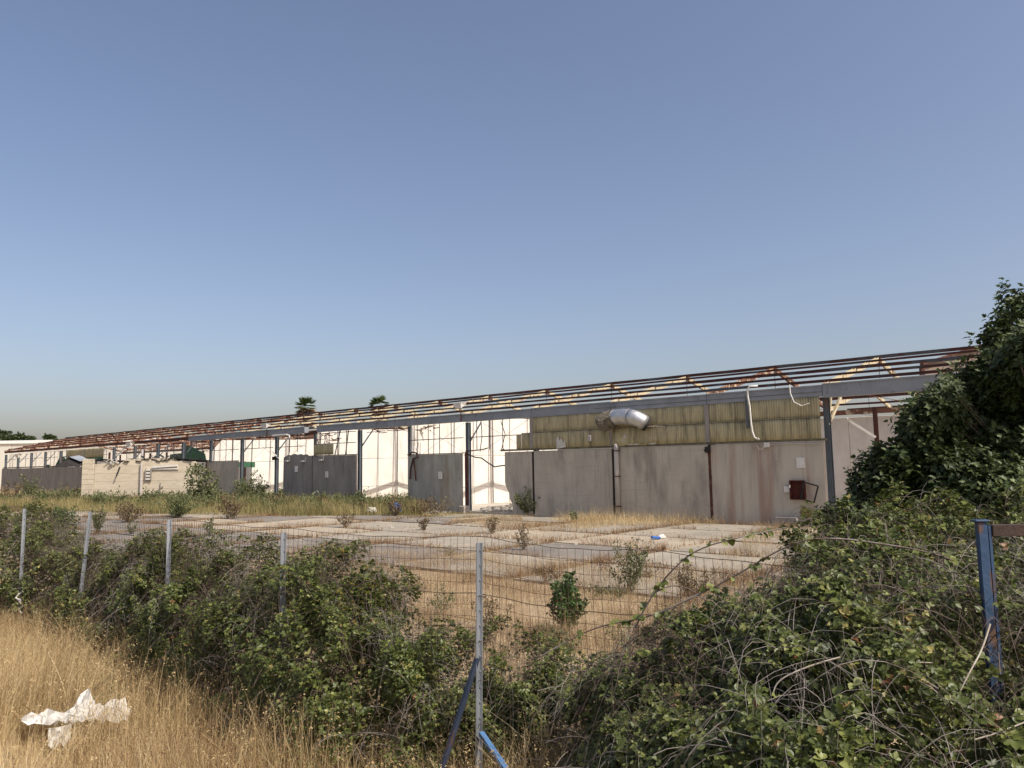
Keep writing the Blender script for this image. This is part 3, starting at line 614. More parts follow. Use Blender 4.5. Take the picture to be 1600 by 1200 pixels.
MB().box(0,.25,.3,3.4,0,3.5).box(W_-.25,W_,.26,3.4,0,3.3).box(.25,W_-.25,3.2,3.4,0,3.3).build('side_wall','concrete_dark',HT)
mb = MB()
for k in range(26):
    x = .6+k*(W_-.8)/26; mb.bar((x,-.05+random.uniform(-.1,.1),3.52+random.uniform(-.1,.14)),(x+.5,3.3,3.5+random.uniform(-.15,.1)),.42,.05)
mb.build('roof_sheets','dark',HT)
mb = MB()
for k in range(10): x = 4.6+random.uniform(0,3.4); mb.bar((x,-.1,3.7),(x+random.uniform(-.4,.4),.1,3.78+random.random()*.14),.18,.05)
mb.build('roof_debris','dark',HT)['kind'] = 'stuff'
mb = MB()
for k in range(9): x = 2.5+random.uniform(-.35,.5); mb.bar((x,-.2,3.45+random.uniform(-.2,.2)),(x+random.uniform(-.3,.3),-.22,3.45+random.uniform(-.25,.25)),.10,.04)
mb.build('roof_debris','plastic_white',HT)['kind'] = 'stuff'
MB().bar((3.1,-.3,3.0),(2.85,-.3,2.3),.1,.08).build('dangling_lath','dark',HT)
MB().add([(-2.25,-.4,3.08),(-.05,-.5,3.1),(-.05,.9,3.75),(-.9,1.0,4.0),(-1.25,.2,3.95),(-1.5,-.2,3.5)],[(0,1,2,3,4,5)]).build('broken_awning','dark',HT)
MB().add([(-1.3,.2,3.9),(-.05,-.3,3.5),(-.05,.9,3.72),(-.9,1.0,4.02)],[(0,1,2,3)]).build('awning_sheet','beam',HT)
MB().tube([(4.72,-.12,.2),(4.72,-.12,3.3)],.09,8).build('drain_pipe','pipe_grey',HT)
fx = thing('lattice_vent', 'small slatted vent frame on the cream hut wall', 'vent', (hl+5.05, HY-.1, 1.9))
MB().box(0,.06,-.08,.05,0,.95).box(.42,.48,-.08,.05,0,.95).build('frame','concrete_dark',fx)
for k in range(4): MB().box(.06,.42,-.06,.04,.06+k*.24,.18+k*.24).build('slat','white_paint',fx)
o = MB().bar((0,0,0),(2.0,0,.1),.1,.14).box(-.08,2.08,.02,.05,-.2,-.1).build('tube_lamp','white_paint',None,loc=(hl+5.6,HY-.12,2.95)); tag(o,'long white tube lamp high on the cream hut wall','lamp')
for k,(x,z,a_) in enumerate(((3.2,.75,.75),(6.2,1.3,.3))):
    mb = MB().bar((0,0,0),(a_,0,.12),.06,.05).bar((.05,0,-.6 if k else -.02),(.05,0,.4 if k else .02),.05,.05)
    o = mb.build('wall_bracket','concrete_dark',None,loc=(hl+x,HY-.08,z)); tag(o,('thin rail fixed low on the cream hut wall','bent dark bracket on the cream hut wall right of the vent')[k],'bracket')
# ================================================================== FAR BUILDINGS
HL = thing('factory_hall', 'large cream factory hall behind the left end of the warehouse', 'hall', (-98, 132, 0))
x0, x1 = -12, 44
for k in range(14): MB().box(x0+k*4+.04, x0+k*4+3.96, 0, .3, 0, 7.7).build('wall_panel','hall_wall',HL)
MB().box(x0,x1,.32,30,0,7.6).build('body','hall_wall',HL); MB().box(x0-.3,x1+.3,-.25,30.3,7.72,8.25).build('parapet','hall_trim',HL)
for px in (111, 123):
    q = at(px, 725, 131); p = thing('air_conditioner', 'air conditioner unit on the far cream hall, %s of the pair' % ('left' if px == 111 else 'right'), 'air conditioner', (q[0], q[1], q[2]-.5), 0, 'air conditioners on the far hall')
    MB().box(-.5,.5,-.2,.7,0,.9).build('case','hall_trim',p); MB().box(-.55,.55,-.3,.75,-.15,0).build('bracket','concrete_dark',p); MB().tube([(0,-.24,.45),(0,-.2,.45)],.3,12).build('grille','sheet_brown',p)
# ================================================================== YARD OBJECTS
q = gp(725, 812); o = MB().box(-.22,.22,-.2,.24,0,.42).build('concrete_block','stone',None,loc=FW(20.0,-.12,.0),bevel=.03); o.rotation_euler=(0,0,RZ); tag(o,'pale concrete block at the foot of the column by the open bay','block')
for k,(t,n,L_,a_,lb) in enumerate(((17.6,1.6,3.4,.15,'long pale plank on the rubble in the open bay, the rear one'),(17.2,.6,2.6,.3,'brown plank lying across the rubble in the open bay'),(14.6,-3.2,2.6,.4,'pale batten lying on the slabs before the grey wall'),(15.8,-3.6,2.2,1.0,'short pale batten lying near the clump of dry weeds'))):
    o = MB().box(-L_/2,L_/2,-.07,.07,0,.04).build('plank','plank',None,loc=FW(t,n,.16 if n > 0 else .08)); o.rotation_euler=(.0,-.03,RZ+a_); tag(o,lb,'plank')
def rubble(name, lb, c, rx, ry, n, s0, s1, m_='stone', h=.2):
    b = MB()
    for k in range(n):
        a = random.uniform(0,2*PI); r = math.sqrt(random.random()); x = c[0]+rx*r*math.cos(a); y = c[1]+ry*r*math.sin(a); s_ = random.uniform(s0,s1)
        z = c[2]+h*(1-r)*random.random()
        vs = []
        for dx in (-1,1):
            for dy in (-1,1):
                for dz in (-1,1): vs.append((x+dx*s_*random.uniform(.4,1),y+dy*s_*random.uniform(.4,1),z+dz*s_*.5*random.uniform(.4,1)))
        b.add(vs,[(0,1,3,2),(4,6,7,5),(0,4,5,1),(2,3,7,6),(0,2,6,4),(1,5,7,3)])
    o = b.build(name, m_); tag(o, lb, 'rubble', kind='stuff'); return o
rubble('rubble_heap','broken masonry rubble heaped in the open bay before the white wall',FW(17.8,2.4,.15),2.4,2.2,220,.05,.26,'stone',.45)
rubble('rubble_heap','grey rubble and litter at the foot of the short concrete wall',FW(22.2,-.7,.02),2.2,.6,120,.03,.14,'stone',.15)
rubble('rubble_heap','scattered small stones along the foot of the long grey wall',FW(9,-.9,.02),7.5,1.4,150,.02,.06,'stone',.02)
rubble('gravel','pebbles and crumbs scattered over the slabs',FW(12,-9,.05),16,9,1600,.01,.04,'stone',.0)
rubble('concrete_chunks','broken concrete chunks lying along the slab joints',FW(14,-10,.05),15,8,140,.04,.11,'stone',.0)
def crumple(name, lb, c, r, m_, seed, flat=.5, cat='bag'):
    rr = random.Random(seed); import bmesh
    bm = bmesh.new(); bmesh.ops.create_icosphere(bm, subdivisions=3, radius=r)
    for v in bm.verts:
        k = 1+.35*math.sin(v.co.x*9/r+seed)*math.cos(v.co.y*7/r)+rr.uniform(-.12,.12); v.co *= k; v.co.z *= flat
    zmin = min(v.co.z for v in bm.verts)
    for v in bm.verts: v.co.z -= zmin
    me = bpy.data.meshes.new(name); bm.to_mesh(me); bm.free(); me.materials.append(M[m_]); o = bpy.data.objects.new(name, me); C.objects.link(o); o.location = c
    tag(o, lb, cat); return o
crumple('plastic_bag','crumpled blue plastic bag in the weeds beside the column',(gp(618,806)[0],gp(618,806)[1],.12),.28,'plastic_blue',1,.9)
crumple('plastic_bag','crumpled white plastic bag among the dry weeds left of the blue one',(gp(581,806)[0],gp(581,806)[1],.0),.27,'plastic_white',2,.7)
q = gp(1027,845); o = MB().box(-.22,.1,-.08,.08,0,.09).build('crushed_carton','plastic_blue',None,loc=(q[0],q[1],.06),bevel=.02); o.rotation_euler=(0,.1,.3); tag(o,'small crushed blue carton lying on the sunlit slab','carton')
o = MB().add([(0,0,.0),(.32,.02,.03),(.30,.16,.05),(-.02,.14,.03),(.1,.05,.12),(.24,.1,.13)],[(0,1,2,3),(0,4,1),(1,4,5),(2,5,3),(3,5,4,0)]).build('paper_scrap','plastic_white',None,loc=(q[0]+.02,q[1]+.1,.07)); tag(o,'white paper scrap beside the crushed blue carton','scrap')
q = gp(1033,897); o = MB().tube([(0,0,0),(0,0,.012)],[.42,.40],24).build('cement_patch','slab_pale',None,loc=(q[0],q[1],.02)); o.scale=(1.,1.6,1); tag(o,'round pale cement patch on the near slab edge','patch')
# ================================================================== FENCE
FP = [at(40,795,13.6), at(143,800,12.13), at(267,812,9.91), at(445,832,7.63), at(750,848,6.3)]
FB = [at(32,950,13.6), at(121,985,12.13), at(259.5,1068,9.91), at(440.5,1168,7.63), at(749,1259,6.3)]
FN = thing('wire_fence', 'rusty welded wire fence on grey metal posts half buried in brambles', 'fence', (0,0,0))
for k in range(5):
    a = Vector(FP[k]); b = Vector(FB[k]); d_ = (b-a).normalized(); b = a+d_*((a.z+.1)/max(.2,-d_.z))
    lp = MB(); s_ = .022 if k < 4 else .026
    fd = (Vector(FP[min(k+1,4)])-Vector(FP[max(k-1,0)])).normalized(); fd.z = 0; nd = Vector((-fd.y,fd.x,0))
    lp.bar(tuple(a), tuple(b), .045 if k < 4 else .052, .008, tuple(nd)); lp.bar(tuple(a-nd*s_), tuple(b-nd*s_), .008, .045, tuple(nd))
    po = lp.build('post','galv',FN)
    hb = MB()
    for j in range(18):
        c_ = a+(b-a)*((j+.5)/18)-nd*.012; hb.bar(tuple(c_+Vector((.006,-.0,.0))), tuple(c_+Vector((.016,-.004,0))),.012,.012)
    hb.build('hook','galv',po)
# wire mesh, span by span; to the blue gate post on the right, and out of frame on the left
GPT = at(1533,812,4.0)
line = [np.array([-12.2,16.3])]+[p[:2] for p in FP]+[np.array([.95,5.55]),np.array([GPT[0]-.03,GPT[1]+.05])]
tops = [2.05,2.06,2.04,2.06,2.06,2.07,2.02,2.04]
for k in range(len(line)-1):
    A, B = line[k], line[k+1]; L_ = np.linalg.norm(B-A); n = int(L_/.068); nd = np.array([-(B-A)[1],(B-A)[0]])/L_
    lines = []; rr = []
    def P_(u, z, o_=.02): 
        q = A+(B-A)*u+nd*(o_+.03*math.sin(u*PI)*math.sin(z*2+k)); zt = tops[k]+(tops[k+1]-tops[k])*u
        return (q[0], q[1], zt-z-.035*math.sin(u*PI)+.004*math.sin(u*23+z*9))
    vz = np.linspace(0, 1.95, 9)
    for i in range(n): 
        u = (i+.5)/n; lines.append([P_(u+.003*math.sin(z_*5+i*.7), z_) for z_ in vz])
    V1, F1 = tubes_np(lines, np.full((len(lines), 9), .0018))
    us = np.linspace(0,1,25); lines = [[P_(u, z_, .022) for u in us] for z_ in np.arange(0, 1.96, .091)]
    R = np.full((len(lines), 25), .0018); R[5] = .0036; R[0] = .003
    V2, F2 = tubes_np(lines, R)
    npmesh('wire_mesh', np.vstack([V1,V2]), np.vstack([F1,F2+len(V1)]), None, 'wire', FN, kind='stuff')
pm = Vector(FP[4])
a1 = at(746,1028,6.28); b1 = at(683,1225,6.1); a2 = at(752,1146,6.25); b2 = at(806,1225,5.7)
def ext(a, b, k=1.25): a, b = Vector(a), Vector(b); return tuple(a), tuple(a+(b-a)*k)
MB().bar(*ext(a1,b1),.030,.036,(.75,.65,0)).build('brace','blue_shaded',FN); br = MB().bar(*ext(a2,b2),.04,.034).build('brace','blue_bright',FN)
mb = MB()
for z in (.35,.62,.95,1.25,1.6): mb.tube([(pm.x+.04*math.cos(u_),pm.y+.04*math.sin(u_),z+.01*math.sin(u_*3)) for u_ in np.linspace(0,6,9)],.003,4)
mb.build('tie_wire','wire',FN)
# blue gate on the right
GT = thing('blue_gate', 'rusty blue painted metal gate frame sunk in brambles at the right edge', 'gate', (GPT[0],GPT[1],0))
zt = GPT[2]
MB().box(-.028,.022,-.016,.016,.4,zt-.012).build('gate_post','blue_paint',GT,bevel=.004)
MB().box(.026,.040,-.014,.0,.4,zt-.03).build('hinge_bar','blue_paint',GT)
MB().box(-.042,.034,-.026,.026,zt-.010,zt+.0).build('post_cap','blue_paint',GT,bevel=.003)
MB().box(.042,1.3,-.022,.022,zt-.085,zt-.025).build('top_rail','blue_rusty',GT,bevel=.003)
for x in (.225,.62,1.02): MB().box(x,x+.04,-.018,.018,.5,zt-.087).build('upright','blue_rusty' if x > .5 else 'blue_paint',GT)
MB().box(.042,1.3,-.018,.018,1.2,1.25).build('lower_rail','blue_rusty',GT)
# ================================================================== FOLIAGE
def rand_dirs(n): return unit(rng.normal(size=(n,3)))
def catmull(P, n):
    P = np.asarray(P, float); u = np.linspace(0, len(P)-1, n); i = np.clip(u.astype(int), 0, len(P)-2); f = u-i
    return P[i]*(1-f)[:,None]+P[i+1]*f[:,None]
def thicket(name, label, ridge, front, back, nleaf, L0, mat_='bramble', shape='simple', ncane=300, tri=True, seed=0, lump=.17, depth=.18, lmax=1., hcut=0.):
    """ridge/front/back: control points along the hedge; the skin runs front base -> ridge -> back base"""
    global rng
    K = 200; R_ = catmull(ridge, K); Fq = catmull(front, K); Bq = catmull(back, K)
    seglen = np.linalg.norm(np.diff(R_, axis=0), axis=1)*1.0; wgt = np.concatenate([[0], np.cumsum(seglen)]); wgt /= wgt[-1]
    def skin(s, v, dep):
        i = np.clip(np.interp(s, wgt, np.arange(K)), 0, K-1); i0 = np.clip(i.astype(int), 0, K-2); f = (i-i0)[:, None]
        r = R_[i0]*(1-f)+R_[i0+1]*f; a = Fq[i0]*(1-f)+Fq[i0+1]*f; b = Bq[i0]*(1-f)+Bq[i0+1]*f
        fr_ = (v < .66)[:, None]; vv = np.where(v < .66, v/.66, (1-v)/.34)[:, None]
        e = np.where(fr_, a, b); th_ = vv*PI/2
        h = np.sin(th_)**.75; g = 1-np.cos(th_)
        p = np.concatenate([e[:, :2]*(1-g)+r[:, :2]*g, e[:, 2:]*(1-h)+r[:, 2:]*h], 1)
        out = unit(np.concatenate([(e-r)[:, :2]*np.cos(th_), (np.sin(th_)+.15)*np.linalg.norm((e-r)[:, :2], axis=1, keepdims=True)], 1))
        q = p
        lum = np.sin(q[:,0]*3.1+seed)*np.sin(q[:,1]*3.7+1.3*seed+q[:,2]*2.)+.6*np.sin(q[:,0]*7.3+q[:,2]*5.)*np.sin(q[:,1]*6.1+seed)+.4*np.sin(q[:,0]*15+q[:,2]*11)
        fade = np.clip(h[:, 0]*1.2, .3, 1)
        return p+out*((lum*lump*fade-dep)[:, None]), out
    nn = nleaf//3 if tri else nleaf
    s_ = rng.random(nn*2); v = rng.random(nn*2)**.9; dep = rng.exponential(depth, nn*2)-.05
    P, O = skin(s_, v, dep)
    x, y, z = P.T
    hole = np.sin(x*4.3+seed)*np.sin(z*5.9+y*1.7)+np.sin(y*5.1+z*2.3+seed)*np.sin(x*7.7-z*4.)+.7*np.sin(x*13+y*5)*np.sin(z*15+y*9)
    keep = np.flatnonzero(hole+rng.normal(0,.35,nn*2) > hcut)[:nn]; P, O = P[keep], O[keep]
    ni = int(nn*.42); Pi, Oi = skin(rng.random(ni), rng.random(ni), rng.uniform(.32,.8,ni))      # leaves deep inside, no gaps
    Pi[:,2] = np.maximum(Pi[:,2], .03+gz(Pi[:,0],Pi[:,1])); P = np.vstack([P,Pi]); O = np.vstack([O,Oi]); nn = len(P)
    d = unit(rand_dirs(nn)*.9+O*.5+np.array([0,0,-.15])); nr = unit(O+np.array([0,0,.7])+rand_dirs(nn)*.75)
    L_ = L0*(.5+1.0*rng.beta(1.6,2.2,nn))*lmax; ti = np.clip(rng.beta(2,2.2,nn)*.9+rng.normal(0,.1,nn), 0, .94); od = rng.random(nn); ti[od > .965] = rng.uniform(.95,1,(od > .965).sum())
    if tri:
        sx = unit(np.cross(d, nr)); parts = []
        for ang, ls in ((0,1.),(1.15,.85),(-1.15,.85)):
            dd = d*math.cos(ang)+sx*math.sin(ang); parts.append(leafgeo(P, dd, nr+rand_dirs(nn)*.2, L_*ls, shape, ti, .14, .78))
        V, F_, T = join(parts)
    else: V, F_, T = leafgeo(P, d, nr, L_, shape, ti, .14, .95)
    root = thing(name, label, 'bramble', (float(R_[K//2][0]), float(R_[K//2][1]), 0))
    npmesh('foliage', V, F_, T, mat_, root, off=root.location, kind='stuff')
    if ncane:
        s0 = rng.random(ncane); v0 = rng.uniform(.05,.9,ncane); p0, o0 = skin(s0, v0, np.full(ncane,.18)); k = 9
        dr = unit(rng.normal(size=(ncane,3))*np.array([1,1,.35])); ln = rng.uniform(.15,1.,ncane)**1.2; lift = rng.uniform(.0,.28,ncane)
        u = np.linspace(0,1,k)[None,:,None]
        Ls = p0[:,None]+dr[:,None]*ln[:,None,None]*(u-.5)+(o0[:,None]*lift[:,None,None]+np.array([0,0,.1]))*(4*u*(1-u))-np.array([0,0,.15])*u*u
        wob = rng.normal(0,.02,(ncane,4,3)); wi = np.linspace(0,2.999,k); w0 = wi.astype(int); wf = (wi-w0)[None,:,None]; Ls += wob[:,w0]*(1-wf)+wob[:,w0+1]*wf; Ls[...,2] = np.maximum(Ls[...,2], .03)
        R = np.linspace(1,.35,k)[None]*rng.uniform(.0010,.0026,ncane)[:,None]
        V, F_ = tubes_np(Ls, R); npmesh('canes', V-np.array(root.location)[None], F_, None, 'cane', root, kind='stuff')
    return root
def A3(px, py, Y): return at(px, py, Y)
def G0(px, Y, z=0): q = at(px, 900, Y); return np.array([q[0], Y, z])
# far left thicket behind the fence
rg = [A3(-90,800,15.5),A3(0,798,15.2),A3(55,800,15),A3(80,822,14.6),A3(105,845,14.2),A3(135,878,13.6)]
thicket('bramble_thicket','rounded bramble thicket behind the fence at the far left',rg,[G0(x,y) for x,y in ((-90,13.9),(0,13.6),(50,13.3),(85,12.9),(110,12.6),(140,12.2))],[q+np.array([.3,1.6,-q[2]]) for q in rg],60000,.040,ncane=1500,seed=1)
# main thicket along the fence
rg = [(120,893,12.9),(160,872,12.4),(187,868,12),(244,852,11),(300,850,10.4),(345,862,10.),(394,872,9.2),(430,892,8.7),(452,893,8.5),(469,877,8.5),(500,862,8.4),(525,850,8.3),(550,872,8.0),(575,905,7.8),(612,949,7.5),(640,975,7.3),(669,992,7.1),(715,1010,7.0),(744,1008,7.),(781,1004,6.95),(820,1020,6.9),(850,1040,6.8),(890,1066,6.6),(930,1085,6.4)]
fr = [(85,12.4),(110,11.9),(140,11.3),(190,10.3),(235,9.5),(265,9.1),(290,8.7),(315,8.3),(330,8.0),(345,7.7),(365,7.4),(390,7.1),(420,6.85),(455,6.65),(500,6.5),(560,6.4),(620,6.4),(680,6.5),(740,6.5),(790,6.45),(830,6.3),(860,6.1),(890,5.8),(930,5.6)]
rgp = [A3(*q) for q in rg]
thicket('bramble_thicket','long bramble thicket smothering the wire fence from the left to the centre post',rgp,[G0(x,y) for x,y in fr],[q+np.array([.5,.9,-q[2]]) for q in rgp],190000,.034,ncane=2800,seed=2.3)
# right thicket
rg = [(905,1085,6.1),(942,1045,6.0),(987,1000,5.9),(1044,974,5.8),(1100,955,5.7),(1160,935,5.5),(1225,912,5.4),(1281,876,5.3),(1340,840,5.3),(1420,830,5.3),(1470,838,5.3),(1500,862,5.25),(1580,868,5.3),(1700,865,5.3)]
fr = [(860,5.5,.0),(890,5.2,.0),(910,4.9,.1),(930,4.5,.2),(960,4.2,.3),(1000,3.9,.4),(1060,3.6,.5),(1120,3.4,.6),(1200,3.2,.65),(1300,3.1,.7),(1400,3.05,.7),(1500,3.0,.7),(1600,3.0,.7),(1750,3.0,.7)]
rgp = [A3(*q) for q in rg]
thicket('bramble_thicket','big tangled bramble thicket in the right foreground around the blue gate post',rgp,[G0(*q) for q in fr],[q+np.array([.7,1.6,-q[2]]) for q in rgp],135000,.038,shape='oval',ncane=2000,seed=4.1,lump=.10,depth=.26,hcut=.15)
# pale thicket at the foot of the fig tree
rg = [A3(*q) for q in ((1225,850,10.2),(1250,832,10),(1300,808,9.6),(1350,795,9.2),(1430,790,8.8),(1520,790,8.5),(1640,790,8.2))]
thicket('bramble_thicket','lighter green bramble thicket between the fig tree and the grey wall',rg,[np.array([q[0]-.3,q[1]-1.5,0]) for q in rg],[q+np.array([.3,1.3,-q[2]]) for q in rg],36000,.05,ncane=400,seed=6)
# yellow-leaved sprig on top of the main thicket
rg = [A3(*q) for q in ((520,872,8.),(545,878,7.9),(570,905,7.8),(600,940,7.6))]
thicket('yellow_bush','bush with yellowing leaves rising out of the brambles in the middle',rg,[np.array([q[0]-.2,q[1]-.5,.7]) for q in rg],[q+np.array([.2,.5,.6-q[2]]) for q in rg],6000,.045,mat_='bramble_yel',ncane=40,seed=3,lump=.1)
# hand-placed arching canes
def cane(pts, r0_, r1_, m_, lb, leaves=0, Ys=None):
    P = [at(x, y, Y_) for x, y, Y_ in pts]; P = catmull(P, len(P)*4)
    P = np.array([P[max(0,i-2):i+3].mean(0) for i in range(len(P))])
    root = thing('bramble_cane', lb, 'cane', tuple(P[0]))
    V, F_ = tubes_np([P], [np.linspace(r0_, r1_, len(P))], 5); npmesh('stem', V-P[0], F_, None, m_, root)
    if leaves:
        i = rng.integers(2, len(P), leaves); p = P[i]; d = unit(rand_dirs(leaves)+np.array([0,0,-.5])); nr = unit(rand_dirs(leaves)*.6+np.array([0,-.3,1])); sx = unit(np.cross(d, nr))
        parts = [leafgeo(p, d*math.cos(a_)+sx*math.sin(a_), nr, rng.uniform(.035,.055,leaves), 'oval', rng.uniform(.3,.9,leaves)) for a_ in (0,1.1,-1.1)]
        V, F_, T = join(parts); npmesh('leaves', V, F_, T, 'bramble', root, off=P[0], kind='stuff')
cane([(985,995,5.2),(1020,925,5.1),(1060,880,5.0),(1090,858,5.),(1140,843,4.9),(1200,830,4.9),(1240,822,4.8)],.006,.0035,'cane','arching dark bramble cane crossing the sunlit slab at the right',16)
cane([(830,1035,5.6),(880,1005,5.5),(940,975,5.4),(1010,968,5.2),(1090,930,5.),(1150,900,4.9),(1230,850,4.8),(1290,838,4.7),(1380,850,4.6),(1450,862,4.5),(1500,880,4.4)],.005,.006,'cane','long thick bramble cane arching over the right thicket',26)
cane([(1000,940,5.3),(1060,905,5.3),(1130,960,5.2),(1150,990,5.2)],.004,.003,'cane','thin looped cane in front of the pale cement patch',5)
cane([(1207,1086,3.75),(1213,1066,3.75),(1240,1050,3.72),(1290,1032,3.7),(1345,1020,3.7)],.0035,.0045,'pale_stem','pale dead twig curving through the middle of the right thicket')
cane([(1348,1026,3.7),(1400,1034,3.65),(1470,1036,3.6)],.003,.003,'pale_stem','straight pale twig right of the curved dead twig')
cane([(1497,1086,3.5),(1515,1050,3.5),(1535,1015,3.55),(1550,965,3.6)],.003,.005,'pale_stem','pale dead stem crossing the blue gate post')
cane([(1515,1158,3.4),(1560,1145,3.4),(1610,1125,3.4)],.0035,.004,'pale_stem','pale twig in the bottom right corner')
cane([(1075,800,7.5),(1130,812,5.),(1200,1100,3.8)],.0001,.0001,'pale_stem','thin straight pale stalk') if False else None
# ------------------------------------------------ grasses
def in_poly(x, y, poly):
    c = np.zeros(len(x), bool); n = len(poly)
    for i in range(n):
        x1_, y1_ = poly[i]; x2_, y2_ = poly[(i+1)%n]
        cond = ((y1_ > y) != (y2_ > y)); xi = (x2_-x1_)*(y-y1_)/(y2_-y1_+1e-12)+x1_; c ^= cond & (x < xi)
    return c
def scatter(poly, n, clump=0):
    P = np.array(poly); lo, hi = P.min(0), P.max(0); q = rng.uniform(lo, hi, (n*4, 2)); q = q[in_poly(q[:,0], q[:,1], poly)]
    if clump:
        k = np.sin(q[:,0]*clump+.7)*np.sin(q[:,1]*clump*1.3)+.5*np.sin(q[:,0]*clump*2.7+q[:,1]*2.); q = q[k+rng.normal(0,.6,len(q)) > -.1]
    return q[:n]
def grass(name, label, poly, n, h0, h1, wd, mat_, lean=.5, clump=0, heads=0, seg=3, z=None, cat='grass', dirs=None):
    q = scatter(poly, n, clump); n = len(q); zz = gz(q[:,0], q[:,1]) if z is None else np.full(n, z); P = np.column_stack([q, zz])
    H = rng.uniform(h0, h1, n)*(.72+.28*np.sin(q[:,0]*1.9)*np.sin(q[:,1]*2.3)+.18*np.sin(q[:,0]*5.3+1)*np.sin(q[:,1]*4.7))
    H = H*np.clip(.3+.9*(((q[:,0]+4.75)/.95)**2+((q[:,1]-7.45)/.95)**2)**2, .42, 1)      # flattened where the plastic lies
    ln = np.abs(rng.normal(0, lean, n)); tint = np.clip(rng.normal(.47,.30,n)+.16*np.sin(q[:,0]*1.1+q[:,1])+.12*np.sin(q[:,0]*3.7)*np.sin(q[:,1]*3.1), 0, 1)
    an = rng.uniform(0, 2*PI, n) if dirs is None else rng.normal(dirs, .9, n)
    parts = [blades(P, H, ln, wd*rng.uniform(.6,1.3,n), tint, seg, dirs=an)]
    if heads:
        k = rng.random(n) < heads; d = np.stack([np.cos(an), np.sin(an), np.zeros(n)], 1)
        tipp = P+d*(ln*H)[:,None]+np.array([0,0,1])*(H*(1-.25*ln))[:,None]; tipp = tipp[k]; m_ = len(tipp)
        for r in range(4):
            o_ = rng.normal(0,.012,(m_,3)); o_[:,2] = -rng.uniform(0,.09,m_)
            parts.append(leafgeo(tipp+o_, unit(d[k]+rand_dirs(m_)*.4+np.array([0,0,-.5])), rand_dirs(m_), rng.uniform(.014,.028,m_), 'narrow', np.clip(tint[k]*.8,0,.8), wid=1.1))
    V, F_, T = join(parts); o = npmesh(name, V, F_, T, mat_, kind='stuff'); tag(o, label, cat); return o
fgp = [(-13,17),(-9.6,14.2),(-7.4,12.7),(-5.2,10.6),(-3.3,8.4),(-2.3,7.3),(-1.9,6.6),(-1.5,5.2),(-1.5,4.6),(-7,4.6),(-14,12)]
grass('dry_grass','tall golden dry grass in the left foreground',fgp,62000,.28,.80,.0042,'straw',.42,0,.10,4)
grass('dry_grass','swath of long bent straw at the bottom left corner',[(-6.6,9.2),(-5.0,9.2),(-3.9,7.4),(-4.0,6.2),(-6.6,6.2)],5200,.6,1.15,.006,'straw',.55,1.2,.3,6,dirs=.35)
grass('dry_stalks','long pale straw stalks leaning at the foot of the brambles',[(-8,13),(-5,10.6),(-3.2,8.6),(-2.2,7.4),(-.4,6.6),(.5,6.3),(.5,5.6),(-2.5,6.3),(-4.2,8.2),(-6.6,11.)],4200,.6,1.15,.005,'straw',.5,0,.35,5)
grass('dry_stalks','tall dry stalks standing before the brambles left of the centre post',[(-2.6,7.1),(-1.6,6.5),(.9,6.1),(1.0,5.3),(-1.6,5.3)],2600,.5,1.05,.0045,'straw',.5,1.1,.3,5)
fld = [(-15,24.5),(-9.5,20.3),(-7.5,19.9),(-5.8,24.),(-1,23),(3,18.6),(7,18),(7,12),(2.5,7.2),(-.3,7.0),(-2.5,8.6),(-5,11),(-8,13.5),(-15,17)]
grass('dry_field_grass','low tan dry grass between the fence and the slabs',fld,75000,.15,.50,.0055,'drygrass',.55,1.3,.12,3)
grass('dry_field_grass','sparse taller dry stems standing over the tan grass behind the fence',fld,16000,.3,.8,.0045,'rustgrass',.35,.9,.5,4)
def fp(*tn): return [FW(t,n)[:2] for t, n in tn]
grass('weed_band','yellow green weeds growing along the front of the warehouse at the left',fp((21,-2.2),(24,-.2),(44,-.2),(44,2),(50,2),(60,-.3),(60,-.3),(60,-14),(46,-12.5),(36,-9.5),(28,-7.2),(22,-4)),90000,.45,1.25,.02,'weedgrass',.4,.3,.0,3)
grass('dry_grass_far','golden grass before the far left wall',fp((58,-8),(66,-1),(105,-1),(110,-26),(70,-26),(52,-16)),45000,.5,1.25,.022,'straw',.35,0,.0,3)
grass('dry_tuft','golden tufts of dry grass at the foot of the long grey wall',fp((4.2,-.25),(11.5,-.25),(12.2,-2.2),(8.5,-5.0),(7.6,-6.4),(6.9,-3.0),(4.5,-1.)),5200,.25,.9,.009,'straw',.75,0,.3,4)
grass('dry_tuft','dry grass strip spreading over the slabs near the middle',fp((15,-1.),(17,-3),(15.5,-5.6),(11,-7.6),(8,-7.2),(8.2,-5.0),(12,-4.2)),9000,.12,.42,.009,'drygrass',.6,1.2,.1,3)
grass('dry_tuft','low weeds in front of the open bay and the rubble',fp((15.5,-.2),(24,-.3),(25,-3.),(20,-4.5),(15.5,-3)),6500,.08,.32,.010,'weedgrass',.6,1.1,0,3)
grass('dry_tuft','dry grass growing inside the right opening of the warehouse',fp((-.6,.5),(-6,.5),(-6,14),(3.5,14),(1,6)),9000,.4,1.1,.015,'straw',.4,0,0,3)
grass('dry_tuft','weeds growing inside the open bays at the left',fp((25.3,.5),(29.5,.5),(34,4),(34,9),(25.5,8)),3500,.5,1.25,.018,'weedgrass',.4,0,0,3,z=.1)
grass('dry_tuft','tall weeds inside the bay with the doorway',fp((39,.5),(49,.5),(49,7),(39,5)),5000,.5,1.5,.022,'weedgrass',.4,0,0,3,z=.1)
grass('dry_tuft','grass between the warehouse and the foot of the fig tree',fp((-2,-.3),(3,-.3),(1,-5),(-2,-14),(-6,-13),(-9,-1)),14000,.15,.55,.01,'drygrass',.6,.8,.1,3)
